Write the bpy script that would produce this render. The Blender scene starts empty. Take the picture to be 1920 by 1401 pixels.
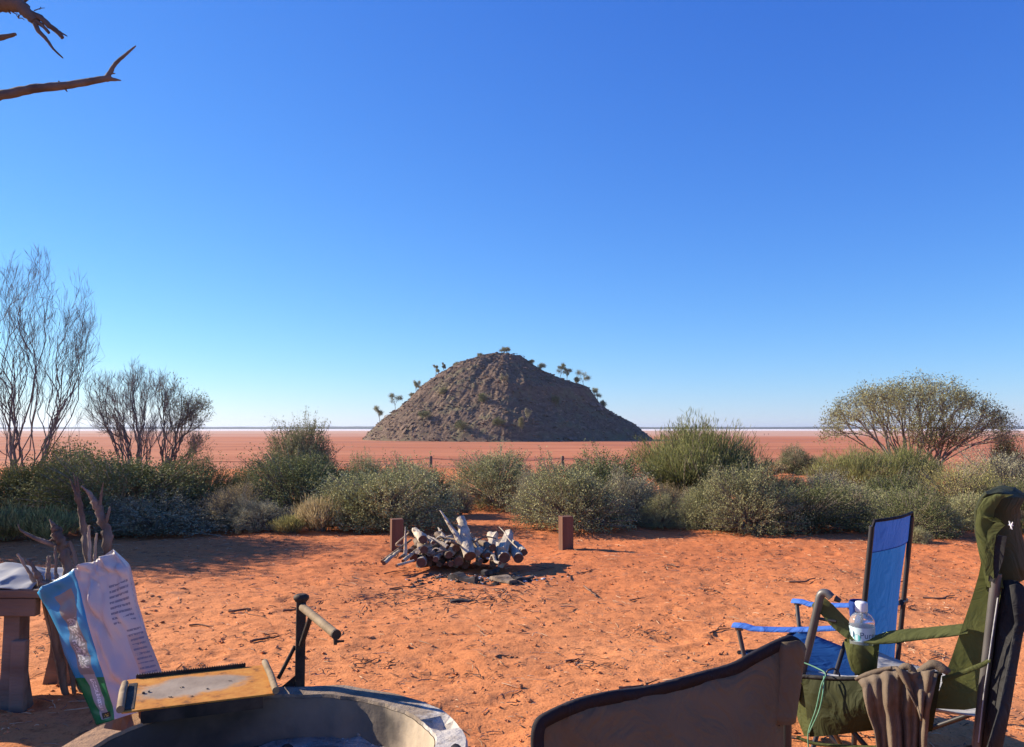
import bpy, math, random
import numpy as np
from mathutils import Vector

# ------------------------------------------------------------------ camera, sky, sun, exposure
SC = bpy.context.scene
COL = SC.collection
FPX, CX, CY, HZ, EYE = 1507.0, 960.0, 700.5, 803.0, 1.4
PITCH = math.atan((HZ - CY) / FPX)
cam = bpy.data.cameras.new('camera'); camo = bpy.data.objects.new('camera', cam); COL.objects.link(camo)
camo.location = (0, 0, EYE); camo.rotation_euler = (math.pi / 2 + PITCH, 0, 0)
cam.sensor_fit = 'HORIZONTAL'; cam.sensor_width = 36; cam.lens = 36 * FPX / 1920
cam.clip_start = 0.05; cam.clip_end = 60000
SC.camera = camo
SUN_EL = math.radians(26)
SUN_H = Vector((-0.935, 0.355, 0)).normalized()
SUN = Vector((SUN_H.x * math.cos(SUN_EL), SUN_H.y * math.cos(SUN_EL), math.sin(SUN_EL)))
world = bpy.data.worlds.new('World'); SC.world = world; world.use_nodes = True
wn = world.node_tree; wn.nodes.clear()
sky = wn.nodes.new('ShaderNodeTexSky'); sky.sky_type = 'NISHITA'; sky.sun_disc = False
sky.sun_elevation = SUN_EL; sky.sun_rotation = math.atan2(SUN_H.x, SUN_H.y)
sky.air_density = 1.0; sky.dust_density = 0.0; sky.ozone_density = 6.0; sky.altitude = 0
bg = wn.nodes.new('ShaderNodeBackground'); bg.inputs[1].default_value = 0.086
wo = wn.nodes.new('ShaderNodeOutputWorld')
sep = wn.nodes.new('ShaderNodeSeparateColor'); comb = wn.nodes.new('ShaderNodeCombineColor')   # the phone camera's colour response to clear sky
SKY_S = 0.10
wn.links.new(sky.outputs[0], sep.inputs[0])
for i, (g_, k_) in enumerate(((1.25, .86), (1.05, .825), (.60, .824))):
    m0 = wn.nodes.new('ShaderNodeMath'); m0.operation = 'MULTIPLY'; m0.inputs[1].default_value = SKY_S
    pw = wn.nodes.new('ShaderNodeMath'); pw.operation = 'POWER'; pw.inputs[1].default_value = g_
    ml = wn.nodes.new('ShaderNodeMath'); ml.operation = 'MULTIPLY'; ml.inputs[1].default_value = k_ / SKY_S
    wn.links.new(sep.outputs[i], m0.inputs[0]); wn.links.new(m0.outputs[0], pw.inputs[0]); wn.links.new(pw.outputs[0], ml.inputs[0]); wn.links.new(ml.outputs[0], comb.inputs[i])
wn.links.new(comb.outputs[0], bg.inputs[0]); wn.links.new(bg.outputs[0], wo.inputs[0])
sl = bpy.data.lights.new('sun', 'SUN'); sl.energy = 5.0; sl.angle = math.radians(0.53); sl.color = (1.0, 0.87, 0.68)
so = bpy.data.objects.new('sun', sl); COL.objects.link(so)
so.rotation_euler = SUN.to_track_quat('Z', 'Y').to_euler(); so.location = (-20, 6, 12)
SC.view_settings.view_transform = 'Standard'; SC.view_settings.look = 'None'
SC.view_settings.exposure = 1.02; SC.view_settings.gamma = 1.0; SC.view_settings.use_curve_mapping = False
SC.render.engine = 'CYCLES'
SC.cycles.max_bounces = 6; SC.cycles.transparent_max_bounces = 12; SC.cycles.volume_bounces = 0
SC.cycles.use_denoising = True

# ------------------------------------------------------------------ maths helpers
def A(*p): return np.array(p, float)
def ray(px, py):
    u = (px - CX) / FPX; v = (CY - py) / FPX
    return A(u, math.cos(PITCH) - v * math.sin(PITCH), math.sin(PITCH) + v * math.cos(PITCH))
CAMP = A(0, 0, EYE)
def pix(px, py, Y):                      # point seen at a pixel of the photograph, Y metres ahead
    d = ray(px, py); return CAMP + d * (Y / d[1])
def gnd(px, py, z=0.0):
    d = ray(px, py); return CAMP + d * ((z - EYE) / d[2])
def onp(px, py, P0, n):                  # point seen at a pixel, on a vertical plane of a thing
    d = ray(px, py); return CAMP + d * (np.dot(P0 - CAMP, n) / np.dot(d, n))
def nrm(v):
    v = np.asarray(v, float); l = np.linalg.norm(v); return v / l if l > 1e-9 else v

def _hash(ix, iy, s):
    h = (ix.astype(np.int64) * 374761393 + iy.astype(np.int64) * 668265263 + s * 1442695041) & 0x7fffffff
    h = ((h ^ (h >> 13)) * 1274126177) & 0x7fffffff
    h = ((h ^ (h >> 16)) * 60493) & 0x7fffffff
    return (h & 0xffff) / 65535.0
def vnoise(x, y, s=0):
    x = np.asarray(x, float); y = np.asarray(y, float)
    ix = np.floor(x); iy = np.floor(y); fx = x - ix; fy = y - iy
    fx = fx * fx * (3 - 2 * fx); fy = fy * fy * (3 - 2 * fy)
    a = _hash(ix, iy, s); b = _hash(ix + 1, iy, s); c = _hash(ix, iy + 1, s); d = _hash(ix + 1, iy + 1, s)
    return (a * (1 - fx) + b * fx) * (1 - fy) + (c * (1 - fx) + d * fx) * fy - 0.5
def fbm(x, y, s=0, o=4):
    r = 0; a = 1.0; x = np.asarray(x, float); y = np.asarray(y, float)
    for k in range(o):
        r = r + a * vnoise(x * 2 ** k + 17.3 * k, y * 2 ** k - 9.1 * k, s + k); a *= 0.5
    return r
def sstep(a, b, x):
    t = np.clip((np.asarray(x, float) - a) / (b - a), 0, 1); return t * t * (3 - 2 * t)
LAKE = -4.6
def gz(x, y):
    x = np.asarray(x, float); y = np.asarray(y, float)
    z = -0.02 * np.clip(y - 14, 0, 16) - 4.75 * sstep(31, 92, y + 3 * fbm(x * .05, y * .02, 5, 2))
    z = z + 0.25 * fbm(x * .22, y * .22, 7, 2) * sstep(11, 14, y) * (1 - sstep(60, 85, y))
    return z

# ------------------------------------------------------------------ materials
def _links(nt): return nt.links.new
def mat(name, c1, c2=None, scale=6.0, rough=0.85, bump=0.0, bscale=60.0, island=0.0, transl=0.0, metal=0.0,
        objrand=0.0, detail=5.0, lo=0.35, hi=0.65, stretch=None, spec=0.15, bdist=0.01, coords='Object', sheen=0.0):
    m = bpy.data.materials.new(name); m.use_nodes = True; nt = m.node_tree; N = nt.nodes; L = nt.links.new
    b = N['Principled BSDF']; out = N['Material Output']
    b.inputs['Roughness'].default_value = rough; b.inputs['Metallic'].default_value = metal
    b.inputs['Specular IOR Level'].default_value = spec
    if sheen: b.inputs['Sheen Weight'].default_value = sheen
    tc = N.new('ShaderNodeTexCoord'); vec = tc.outputs[coords]
    if stretch:
        mp = N.new('ShaderNodeMapping'); mp.inputs['Scale'].default_value = stretch; L(vec, mp.inputs[0]); vec = mp.outputs[0]
    col = None
    if c2 is not None:
        nz = N.new('ShaderNodeTexNoise'); nz.inputs['Scale'].default_value = scale; nz.inputs['Detail'].default_value = detail
        L(vec, nz.inputs['Vector'])
        r = N.new('ShaderNodeValToRGB'); r.color_ramp.elements[0].position = lo; r.color_ramp.elements[1].position = hi
        r.color_ramp.elements[0].color = (*c1, 1); r.color_ramp.elements[1].color = (*c2, 1)
        L(nz.outputs[0], r.inputs[0]); col = r.outputs[0]
    else:
        rg = N.new('ShaderNodeRGB'); rg.outputs[0].default_value = (*c1, 1); col = rg.outputs[0]
    if island or objrand:
        hs = N.new('ShaderNodeHueSaturation')
        val = None
        if island:
            g = N.new('ShaderNodeNewGeometry'); mr = N.new('ShaderNodeMapRange')
            mr.inputs['To Min'].default_value = 1 - island; mr.inputs['To Max'].default_value = 1 + island
            L(g.outputs['Random Per Island'], mr.inputs['Value']); val = mr.outputs[0]
        if objrand:
            oi = N.new('ShaderNodeObjectInfo'); mr2 = N.new('ShaderNodeMapRange')
            mr2.inputs['To Min'].default_value = 1 - objrand; mr2.inputs['To Max'].default_value = 1 + objrand
            L(oi.outputs['Random'], mr2.inputs['Value'])
            if val is None: val = mr2.outputs[0]
            else:
                mm = N.new('ShaderNodeMath'); mm.operation = 'MULTIPLY'; L(val, mm.inputs[0]); L(mr2.outputs[0], mm.inputs[1]); val = mm.outputs[0]
        L(col, hs.inputs['Color']); L(val, hs.inputs['Value']); col = hs.outputs[0]
    L(col, b.inputs['Base Color'])
    if bump:
        nb = N.new('ShaderNodeTexNoise'); nb.inputs['Scale'].default_value = bscale; nb.inputs['Detail'].default_value = 4
        L(vec, nb.inputs['Vector'])
        bp = N.new('ShaderNodeBump'); bp.inputs['Strength'].default_value = bump; bp.inputs['Distance'].default_value = bdist
        L(nb.outputs[0], bp.inputs['Height']); L(bp.outputs[0], b.inputs['Normal'])
    if transl:
        t = N.new('ShaderNodeBsdfTranslucent'); L(col, t.inputs['Color'])
        mx = N.new('ShaderNodeMixShader'); mx.inputs[0].default_value = transl
        L(b.outputs[0], mx.inputs[1]); L(t.outputs[0], mx.inputs[2]); L(mx.outputs[0], out.inputs[0])
    return m

MT = {}
MT['saltbush'] = mat('saltbush_leaf', (.250, .250, .115), (.375, .362, .188), 2.2, .75, island=.28, transl=.12, objrand=.16, spec=.06)
MT['darkbush'] = mat('dark_shrub_leaf', (.135, .150, .060), (.215, .220, .100), 2.2, .75, island=.28, transl=.12, objrand=.14, spec=.06)
MT['greybush'] = mat('grey_shrub_leaf', (.275, .255, .16), (.39, .36, .235), 2.5, .8, island=.28, transl=.12, objrand=.12, spec=.06)
MT['strawbush'] = mat('straw_leaf', (.34, .26, .14), (.46, .37, .20), 3, .85, island=.35, transl=.25, objrand=.15, spec=.06)
MT['broom'] = mat('broom_needle', (.225, .235, .085), (.33, .32, .14), 1.5, .75, island=.30, transl=.25, objrand=.10, spec=.06)
MT['yellowtuft'] = mat('yellow_green_leaf', (.30, .28, .105), (.42, .37, .15), 2.5, .8, island=.35, transl=.28, objrand=.1, spec=.06)
MT['olive'] = mat('olive_leaf', (.20, .205, .105), (.31, .29, .17), 1.5, .75, island=.35, transl=.22, objrand=.1, spec=.06)
MT['umbrella'] = mat('umbrella_tree_leaf', (.200, .205, .095), (.31, .298, .16), 1.2, .75, island=.35, transl=.25, spec=.06)
MT['hilltree'] = mat('hill_tree_leaf', (.22, .215, .10), (.34, .31, .15), .6, .8, island=.35, transl=.2, objrand=.2, spec=.06)
MT['twig'] = mat('dry_twig', (.20, .155, .12), (.31, .26, .21), 3, .9, objrand=.15)
MT['stemdark'] = mat('shrub_stem', (.15, .12, .10), (.24, .195, .165), 3, .9)
MT['barebark'] = mat('bare_tree_bark', (.115, .108, .108), (.20, .185, .18), 4, .9)
MT['deadbranch'] = mat('dead_branch_bark', (.075, .070, .068), (.14, .13, .125), 12, .9, bump=.8, bscale=40, stretch=(1, 1, 1))

def mat_sand():
    m = bpy.data.materials.new('red_sand'); m.use_nodes = True; nt = m.node_tree; N = nt.nodes; L = nt.links.new
    b = N['Principled BSDF']; b.inputs['Roughness'].default_value = .95; b.inputs['Specular IOR Level'].default_value = .12
    g = N.new('ShaderNodeNewGeometry')
    def noise(s, d=5, r=.55):
        n = N.new('ShaderNodeTexNoise'); n.inputs['Scale'].default_value = s; n.inputs['Detail'].default_value = d
        n.inputs['Roughness'].default_value = r; L(g.outputs['Position'], n.inputs['Vector']); return n.outputs[0]
    def ramp(f, cs):
        r = N.new('ShaderNodeValToRGB'); e = r.color_ramp.elements
        e[0].position = cs[0][0]; e[0].color = (*cs[0][1], 1); e[1].position = cs[-1][0]; e[1].color = (*cs[-1][1], 1)
        for p, c in cs[1:-1]:
            q = e.new(p); q.color = (*c, 1)
        L(f, r.inputs[0]); return r.outputs[0]
    def mix(f, a, c, mode='MIX'):
        x = N.new('ShaderNodeMix'); x.data_type = 'RGBA'; x.blend_type = mode
        if isinstance(f, float): x.inputs[0].default_value = f
        else: L(f, x.inputs[0])
        L(a, x.inputs[6])
        if isinstance(c, tuple): x.inputs[7].default_value = (*c, 1)
        else: L(c, x.inputs[7])
        return x.outputs[2]
    base = ramp(noise(.55, 4), [(.3, (.53, .190, .070)), (.5, (.59, .222, .084)), (.72, (.62, .255, .105))])
    spz = N.new('ShaderNodeSeparateXYZ'); L(g.outputs['Position'], spz.inputs[0]); my = N.new('ShaderNodeMapRange'); my.interpolation_type = 'SMOOTHSTEP'
    my.inputs['From Min'].default_value = 5.0; my.inputs['From Max'].default_value = 9.5; my.inputs['To Max'].default_value = .8; L(spz.outputs['Y'], my.inputs['Value'])
    base = mix(my.outputs[0], base, (.50, .155, .056))                     # deeper red, less trampled sand towards the shrubs
    fine = ramp(noise(9, 6, .7), [(.30, (.62, .55, .52)), (.48, (1, 1, 1)), (.75, (1.12, 1.10, 1.06))])
    c = mix(1.0, base, fine, 'MULTIPLY')
    lit = ramp(noise(3.1, 7, .75), [(.57, (0, 0, 0)), (.70, (.65, .65, .65))])
    c = mix(lit, c, (.30, .155, .095))
    gr = ramp(noise(60, 3, .6), [(.33, (.55, .50, .48)), (.45, (1, 1, 1))])
    c = mix(.7, c, mix(1.0, c, gr, 'MULTIPLY'))
    L(c, b.inputs['Base Color'])
    b1 = N.new('ShaderNodeBump'); b1.inputs['Strength'].default_value = .9; b1.inputs['Distance'].default_value = .012
    L(noise(16, 6, .65), b1.inputs['Height'])
    b2 = N.new('ShaderNodeBump'); b2.inputs['Strength'].default_value = .7; b2.inputs['Distance'].default_value = .006
    L(noise(75, 4, .6), b2.inputs['Height']); L(b1.outputs[0], b2.inputs['Normal']); L(b2.outputs[0], b.inputs['Normal'])
    return m
def mat_lake():
    m = bpy.data.materials.new('lake_bed_clay'); m.use_nodes = True; nt = m.node_tree; N = nt.nodes; L = nt.links.new
    b = N['Principled BSDF']; b.inputs['Roughness'].default_value = .9; b.inputs['Specular IOR Level'].default_value = .15
    g = N.new('ShaderNodeNewGeometry'); sp = N.new('ShaderNodeSeparateXYZ'); L(g.outputs['Position'], sp.inputs[0])
    def noise(sc, d=4, r=.6):
        mp = N.new('ShaderNodeMapping'); mp.inputs['Scale'].default_value = sc; L(g.outputs['Position'], mp.inputs[0])
        n = N.new('ShaderNodeTexNoise'); n.inputs['Scale'].default_value = 1; n.inputs['Detail'].default_value = d
        n.inputs['Roughness'].default_value = r; L(mp.outputs[0], n.inputs['Vector']); return n.outputs[0]
    def mr(v, a, c, t0=0., t1=1., smooth=True):
        x = N.new('ShaderNodeMapRange'); x.interpolation_type = 'SMOOTHSTEP' if smooth else 'LINEAR'
        x.inputs['From Min'].default_value = a; x.inputs['From Max'].default_value = c
        x.inputs['To Min'].default_value = t0; x.inputs['To Max'].default_value = t1; L(v, x.inputs['Value']); return x.outputs[0]
    def mix(f, a, c):
        x = N.new('ShaderNodeMix'); x.data_type = 'RGBA'; L(f, x.inputs[0])
        for s, i in ((a, 6), (c, 7)):
            if isinstance(s, tuple): x.inputs[i].default_value = (*s, 1)
            else: L(s, x.inputs[i])
        return x.outputs[2]
    def mth(op, a, c):
        x = N.new('ShaderNodeMath'); x.operation = op; L(a, x.inputs[0])
        if isinstance(c, float): x.inputs[1].default_value = c
        else: L(c, x.inputs[1])
        return x.outputs[0]
    Y = sp.outputs['Y']
    c = mix(mr(noise((.010, .035, .02)), .35, .65), (.39, .128, .054), (.48, .182, .085))
    c = mix(mth('MULTIPLY', mr(noise((.006, .06, .02), 5), .54, .62), mr(Y, 500, 900, .75, .3)), c, (.24, .085, .052))
    c = mix(mth('MULTIPLY', mr(noise((.018, .16, .02), 5), .53, .63), mr(Y, 200, 600, .6, 0.)), c, (.25, .075, .042))
    wob = mth('MULTIPLY', mth('SUBTRACT', noise((.0012, .004, 1), 3), .5), 900.)
    Yw = mth('ADD', Y, wob)
    c = mix(mr(Yw, 380, 1250), c, (.48, .29, .20))
    c = mix(mth('MULTIPLY', mr(noise((.0012, .011, .02), 4), .50, .60, 0., .45), mr(Y, 250, 700)), c, (.52, .37, .315))
    c = mix(mr(Yw, 1700, 2300), c, (.70, .68, .68))
    c = mix(mr(Yw, 4200, 4700), c, (.45, .30, .25))
    L(c, b.inputs['Base Color']); return m
def mat_hill():
    m = bpy.data.materials.new('hill_rock'); m.use_nodes = True; nt = m.node_tree; N = nt.nodes; L = nt.links.new
    b = N['Principled BSDF']; b.inputs['Roughness'].default_value = .95; b.inputs['Specular IOR Level'].default_value = .1
    g = N.new('ShaderNodeNewGeometry')
    def noise(sc, d=5, r=.65):
        mp = N.new('ShaderNodeMapping'); mp.inputs['Scale'].default_value = sc; L(g.outputs['Position'], mp.inputs[0])
        n = N.new('ShaderNodeTexNoise'); n.inputs['Scale'].default_value = 1; n.inputs['Detail'].default_value = d
        n.inputs['Roughness'].default_value = r; L(mp.outputs[0], n.inputs['Vector']); return n.outputs[0]
    def ramp(f, cs):
        r = N.new('ShaderNodeValToRGB'); e = r.color_ramp.elements
        e[0].position = cs[0][0]; e[0].color = (*cs[0][1], 1); e[1].position = cs[-1][0]; e[1].color = (*cs[-1][1], 1)
        for p, c in cs[1:-1]:
            q = e.new(p); q.color = (*c, 1)
        L(f, r.inputs[0]); return r.outputs[0]
    a = ramp(noise((.35, .35, .7)), [(.28, (.070, .048, .038)), (.45, (.125, .084, .062)), (.58, (.165, .116, .082)), (.72, (.27, .19, .135))])
    gm = ramp(noise((.10, .10, .14), 4), [(.50, (0, 0, 0)), (.62, (.75, .75, .75))])
    x = N.new('ShaderNodeMix'); x.data_type = 'RGBA'; L(gm, x.inputs[0]); L(a, x.inputs[6]); x.inputs[7].default_value = (.150, .135, .078, 1)
    L(x.outputs[2], b.inputs['Base Color'])
    bp = N.new('ShaderNodeBump'); bp.inputs['Strength'].default_value = .8; bp.inputs['Distance'].default_value = .5
    L(noise((.9, .9, 1.6), 6, .7), bp.inputs['Height']); L(bp.outputs[0], b.inputs['Normal'])
    return m
MT['sand'] = mat_sand(); MT['lake'] = mat_lake(); MT['hill'] = mat_hill()
MT['rock'] = mat('hill_boulder', (.11, .075, .056), (.25, .172, .125), .25, .95, bump=.6, bscale=2, island=.35, coords='Object', bdist=.2)
MT['shore'] = mat('far_shore_scrub', (.05, .06, .05), (.075, .075, .06), .004, 1.0)
MT['clod'] = mat('sand_clod', (.44, .165, .07), (.52, .22, .10), 3, .95, island=.25)
MT['litterdark'] = mat('dark_litter', (.10, .055, .04), (.20, .12, .085), 3, .95, island=.5)
MT['litterpale'] = mat('pale_litter', (.40, .25, .14), (.55, .39, .25), 3, .95, island=.35)
MT['charcoal'] = mat('charcoal', (.025, .022, .022), (.09, .08, .075), 14, .9, island=.5)
MT['ashwhite'] = mat('white_ash', (.42, .40, .39), (.66, .64, .62), 18, .95, bump=.8, bscale=60)

# ------------------------------------------------------------------ mesh helpers
ORI = {}
def setp(o, label=None, cat=None, group=None, kind=None):
    if label: o['label'] = label
    if cat: o['category'] = cat
    if group: o['group'] = group
    if kind: o['kind'] = kind
    return o
def npmesh(name, V, F, smooth=True):
    V = np.ascontiguousarray(V, np.float32); F = np.ascontiguousarray(F, np.int32); k = F.shape[1]
    me = bpy.data.meshes.new(name); me.vertices.add(len(V)); me.vertices.foreach_set('co', V.ravel())
    me.loops.add(F.size); me.loops.foreach_set('vertex_index', F.ravel())
    me.polygons.add(len(F)); me.polygons.foreach_set('loop_start', np.arange(0, F.size, k, dtype=np.int32))
    me.polygons.foreach_set('use_smooth', np.full(len(F), smooth, bool))
    me.update(calc_edges=True); return me
def link(name, me, m=None, parent=None):
    o = bpy.data.objects.new(name, me); COL.objects.link(o)
    if parent is not None: o.parent = parent
    if m is not None and len(me.materials) == 0:
        for q in (m if isinstance(m, (list, tuple)) else [m]): me.materials.append(q)
    return o
def thing(name, label, cat, loc=(0, 0, 0), group=None):
    o = bpy.data.objects.new(name, None); COL.objects.link(o); o.location = tuple(float(c) for c in loc)
    o.empty_display_size = .1; ORI[o.name] = A(*o.location); return setp(o, label, cat, group)
class MB:
    def __init__(s): s.v = []; s.f = []; s.mi = []; s.sm = []
    def add(s, V, F, mi=0, sm=False):
        b = len(s.v); s.v.extend([tuple(map(float, p)) for p in V])
        for f in F: s.f.append(tuple(b + i for i in f)); s.mi.append(mi); s.sm.append(sm)
    def box(s, c, size, ax=None, mi=0):
        c = A(*c); h = np.array(size, float) / 2
        X, Yv, Z = ax if ax else (A(1, 0, 0), A(0, 1, 0), A(0, 0, 1))
        V = [c + X * i * h[0] + Yv * j * h[1] + Z * k * h[2] for k in (-1, 1) for j in (-1, 1) for i in (-1, 1)]
        s.add(V, [(0, 2, 3, 1), (4, 5, 7, 6), (0, 1, 5, 4), (2, 6, 7, 3), (0, 4, 6, 2), (1, 3, 7, 5)], mi)
    def tube(s, P, R, n=10, cap=True, mi=0, capmi=None, rough=0., seed=0, flat=1.0):
        P = [np.asarray(p, float) for p in P]; m = len(P)
        if not hasattr(R, '__len__'): R = [R] * m
        T = [nrm(P[min(i + 1, m - 1)] - P[max(i - 1, 0)]) for i in range(m)]
        up = A(0, 0, 1) if abs(T[0][2]) < .9 else A(1, 0, 0)
        N = nrm(np.cross(T[0], up)); rg = random.Random(seed); V = []
        for i in range(m):
            N = nrm(N - T[i] * np.dot(N, T[i])); B = np.cross(T[i], N)
            for k in range(n):
                a = 2 * math.pi * k / n; r = R[i] * (1 + rough * (rg.random() - .5) * 2)
                V.append(P[i] + (N * math.cos(a) + B * math.sin(a) * flat) * r)
        F = [(i * n + k, i * n + (k + 1) % n, (i + 1) * n + (k + 1) % n, (i + 1) * n + k) for i in range(m - 1) for k in range(n)]
        s.add(V, F, mi, True)
        if cap:
            cm = mi if capmi is None else capmi
            s.add(V[:n], [tuple(reversed(range(n)))], cm); s.add(V[-n:], [tuple(range(n))], cm)
    def grid(s, G, mi=0, sm=True, closed_u=False):
        nv = len(G); nu = len(G[0]); V = [p for r in G for p in r]
        F = []
        for j in range(nv - 1):
            for i in range(nu if closed_u else nu - 1):
                k = (i + 1) % nu; F.append((j * nu + i, j * nu + k, (j + 1) * nu + k, (j + 1) * nu + i))
        s.add(V, F, mi, sm)
    def lathe(s, c, prof, n=24, mi=0, ax=None):
        c = A(*c); X, Yv, Z = ax if ax else (A(1, 0, 0), A(0, 1, 0), A(0, 0, 1))
        s.grid([[c + Z * z + (X * math.cos(2 * math.pi * k / n) + Yv * math.sin(2 * math.pi * k / n)) * r for k in range(n)] for r, z in prof], mi, True, True)
    def mesh(s, name, off=None):
        V = s.v if off is None else [(p[0] - off[0], p[1] - off[1], p[2] - off[2]) for p in s.v]
        me = bpy.data.meshes.new(name); me.from_pydata(V, [], s.f)
        me.polygons.foreach_set('material_index', s.mi); me.polygons.foreach_set('use_smooth', s.sm); me.update(); return me
def part(name, mb, m, parent, solid=0, bevel=0, subsurf=0):
    off = ORI[parent.name]; o = link(name, mb.mesh(name, off), m, parent); ORI[o.name] = off
    mods(o, solid, bevel, subsurf); return o
def mods(o, solid=0, bevel=0, subsurf=0):
    if subsurf:
        x = o.modifiers.new('subsurf', 'SUBSURF'); x.levels = x.render_levels = subsurf
    if solid:
        x = o.modifiers.new('solidify', 'SOLIDIFY'); x.thickness = solid; x.offset = 0
    if bevel:
        x = o.modifiers.new('bevel', 'BEVEL'); x.width = bevel; x.segments = 2; x.limit_method = 'ANGLE'
def solo(name, mb, m, label, cat, group=None, loc=(0, 0, 0), **k):
    o = link(name, mb.mesh(name, loc), m); o.location = tuple(float(c) for c in loc); ORI[o.name] = A(*loc)
    mods(o, **k); return setp(o, label, cat, group)

def curve(pts, n=6):                      # smooth polyline through points
    pts = [np.asarray(p, float) for p in pts]; out = []
    for i in range(len(pts) - 1):
        p0 = pts[max(i - 1, 0)]; p1 = pts[i]; p2 = pts[i + 1]; p3 = pts[min(i + 2, len(pts) - 1)]
        for k in range(n):
            t = k / n
            out.append(.5 * (2 * p1 + (p2 - p0) * t + (2 * p0 - 5 * p1 + 4 * p2 - p3) * t * t + (3 * p1 - p0 - 3 * p2 + p3) * t ** 3))
    out.append(pts[-1]); return out
def interp(xs, ys, x): return float(np.interp(x, xs, ys))

# quad-only arrays for trees and leaves
class QB:
    def __init__(s): s.V = []; s.F = []; s.n = 0
    def add(s, V, F): s.V.append(V); s.F.append(F + s.n); s.n += len(V)
    def tube(s, P, R, n):
        P = np.asarray(P, float); m = len(P); R = np.asarray(R, float)
        T = np.empty_like(P); T[1:-1] = P[2:] - P[:-2]; T[0] = P[1] - P[0]; T[-1] = P[-1] - P[-2]
        T /= np.linalg.norm(T, axis=1)[:, None] + 1e-9
        up = A(.31, .2, .93) if abs(T[0][2]) < .8 else A(.9, .3, .1)
        N = np.cross(T, up); N /= np.linalg.norm(N, axis=1)[:, None] + 1e-9; B = np.cross(T, N)
        a = 2 * np.pi * np.arange(n) / n
        V = P[:, None, :] + R[:, None, None] * (N[:, None, :] * np.cos(a)[None, :, None] + B[:, None, :] * np.sin(a)[None, :, None])
        i = np.arange(m - 1)[:, None] * n; k = np.arange(n)[None, :]; k2 = (k + 1) % n
        F = np.stack([i + k, i + k2, i + n + k2, i + n + k], -1).reshape(-1, 4)
        s.add(V.reshape(-1, 3), F)
    def leaves(s, P, D, L, W, rng):
        n = len(P); D = D / (np.linalg.norm(D, axis=1)[:, None] + 1e-9)
        S = np.cross(D, rng.normal(size=(n, 3))); S /= np.linalg.norm(S, axis=1)[:, None] + 1e-9
        U = np.cross(D, S); L = np.broadcast_to(L, n)[:, None]; W = np.broadcast_to(W, n)[:, None]
        mid = P + D * L * .5 + U * W * .35
        V = np.stack([P, mid + S * W, P + D * L, mid - S * W], 1).reshape(-1, 3)
        s.add(V, np.arange(4 * n).reshape(-1, 4))
    def mesh(s, name, smooth=True): return npmesh(name, np.concatenate(s.V), np.concatenate(s.F), smooth)

def tree_from_tips(base, tips, r_tip, rng, qb, k=2, frac=.42, wig=.06, up=None, pexp=.48, rmax=9):
    """branching skeleton that reaches every tip; adds tubes to qb, returns end directions"""
    ends = []
    def go(p, d, idx, depth):
        n = len(idx)
        if n == 1:
            q = tips[idx[0]]; L = np.linalg.norm(q - p)
            m = 4; t = np.linspace(0, 1, m)[:, None]
            c = p + d * L * .45
            P = (1 - t) ** 2 * p + 2 * t * (1 - t) * c + t * t * q
            P[1:-1] += rng.normal(size=(m - 2, 3)) * wig * L * .5
            qb.tube(P, np.linspace(r_tip, r_tip * .45, m), 3); ends.append((q, nrm(P[-1] - P[-2]))); return
        cen = tips[idx].mean(0); L = np.linalg.norm(cen - p) * (frac * rng.uniform(.75, 1.2) if depth else frac * .6)
        q = p + nrm(nrm(cen - p) * .75 + d * .5 + rng.normal(size=3) * wig * 1.5) * L
        m = 5 if n > 12 else 4; t = np.linspace(0, 1, m)[:, None]; c = p + d * L * .4
        P = (1 - t) ** 2 * p + 2 * t * (1 - t) * c + t * t * q
        P[1:-1] += rng.normal(size=(m - 2, 3)) * wig * L * .4
        r0 = min(r_tip * n ** pexp, rmax); qb.tube(P, np.linspace(r0, r0 * .86, m), 7 if r0 > .02 else (5 if r0 > .008 else 3))
        nd = nrm(P[-1] - P[-2])
        kk = min(k + (1 if (rng.random() < .25 or depth == 0 and k > 2) else 0), n)
        pts = tips[idx]; dirs = pts - q
        cs = pts[rng.choice(n, kk, replace=False)].copy()
        for _ in range(4):
            lab = np.argmin(((pts[:, None, :] - cs[None]) ** 2).sum(-1), 1)
            for j in range(kk):
                if (lab == j).any(): cs[j] = pts[lab == j].mean(0)
        for j in range(kk):
            sub = idx[lab == j]
            if len(sub): go(q, nd, sub, depth + 1)
    go(np.asarray(base, float), nrm(up) if up is not None else A(0, 0, 1), np.arange(len(tips)), 0)
    return ends

# ------------------------------------------------------------------ setting: ground, lake bed, far shore
rng = np.random.default_rng(11)
def axis(segs):
    out = []
    for a, b, s in segs: out.extend(np.arange(a, b, s))
    return np.array(out)
xs = np.concatenate([-np.geomspace(3000, 13, 50), axis([(-12.5, -6.5, .08), (-6.5, 6.5, .03), (6.5, 12.6, .08)]), np.geomspace(13, 3000, 50)])
ys = [2.6]
while ys[-1] < 15: ys.append(ys[-1] + max(.018, .0052 * ys[-1]))
while ys[-1] < 130: ys.append(ys[-1] * 1.025)
ys = np.array([-300, -150, -60, -25, -10, -4, -1, .5, 1.3, 1.9, 2.3] + ys)
GX, GY = np.meshgrid(xs, ys)
GZ = gz(GX, GY)
near = (1 - sstep(15, 22, GY)) * (1 - sstep(9, 14, np.abs(GX))) * sstep(1.5, 2.6, GY)
rg_ = fbm(GX * 1.1, GY * 1.1, 21, 3) * .05 + fbm(GX * 4.5, GY * 4.5, 31, 3) * .014 + (np.abs(fbm(GX * 9, GY * 9, 41, 3)) - .2) * -.012 + fbm(GX * 20, GY * 20, 51, 2) * .008
GZ = GZ + rg_ * near
fr = np.random.default_rng(5)
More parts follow.
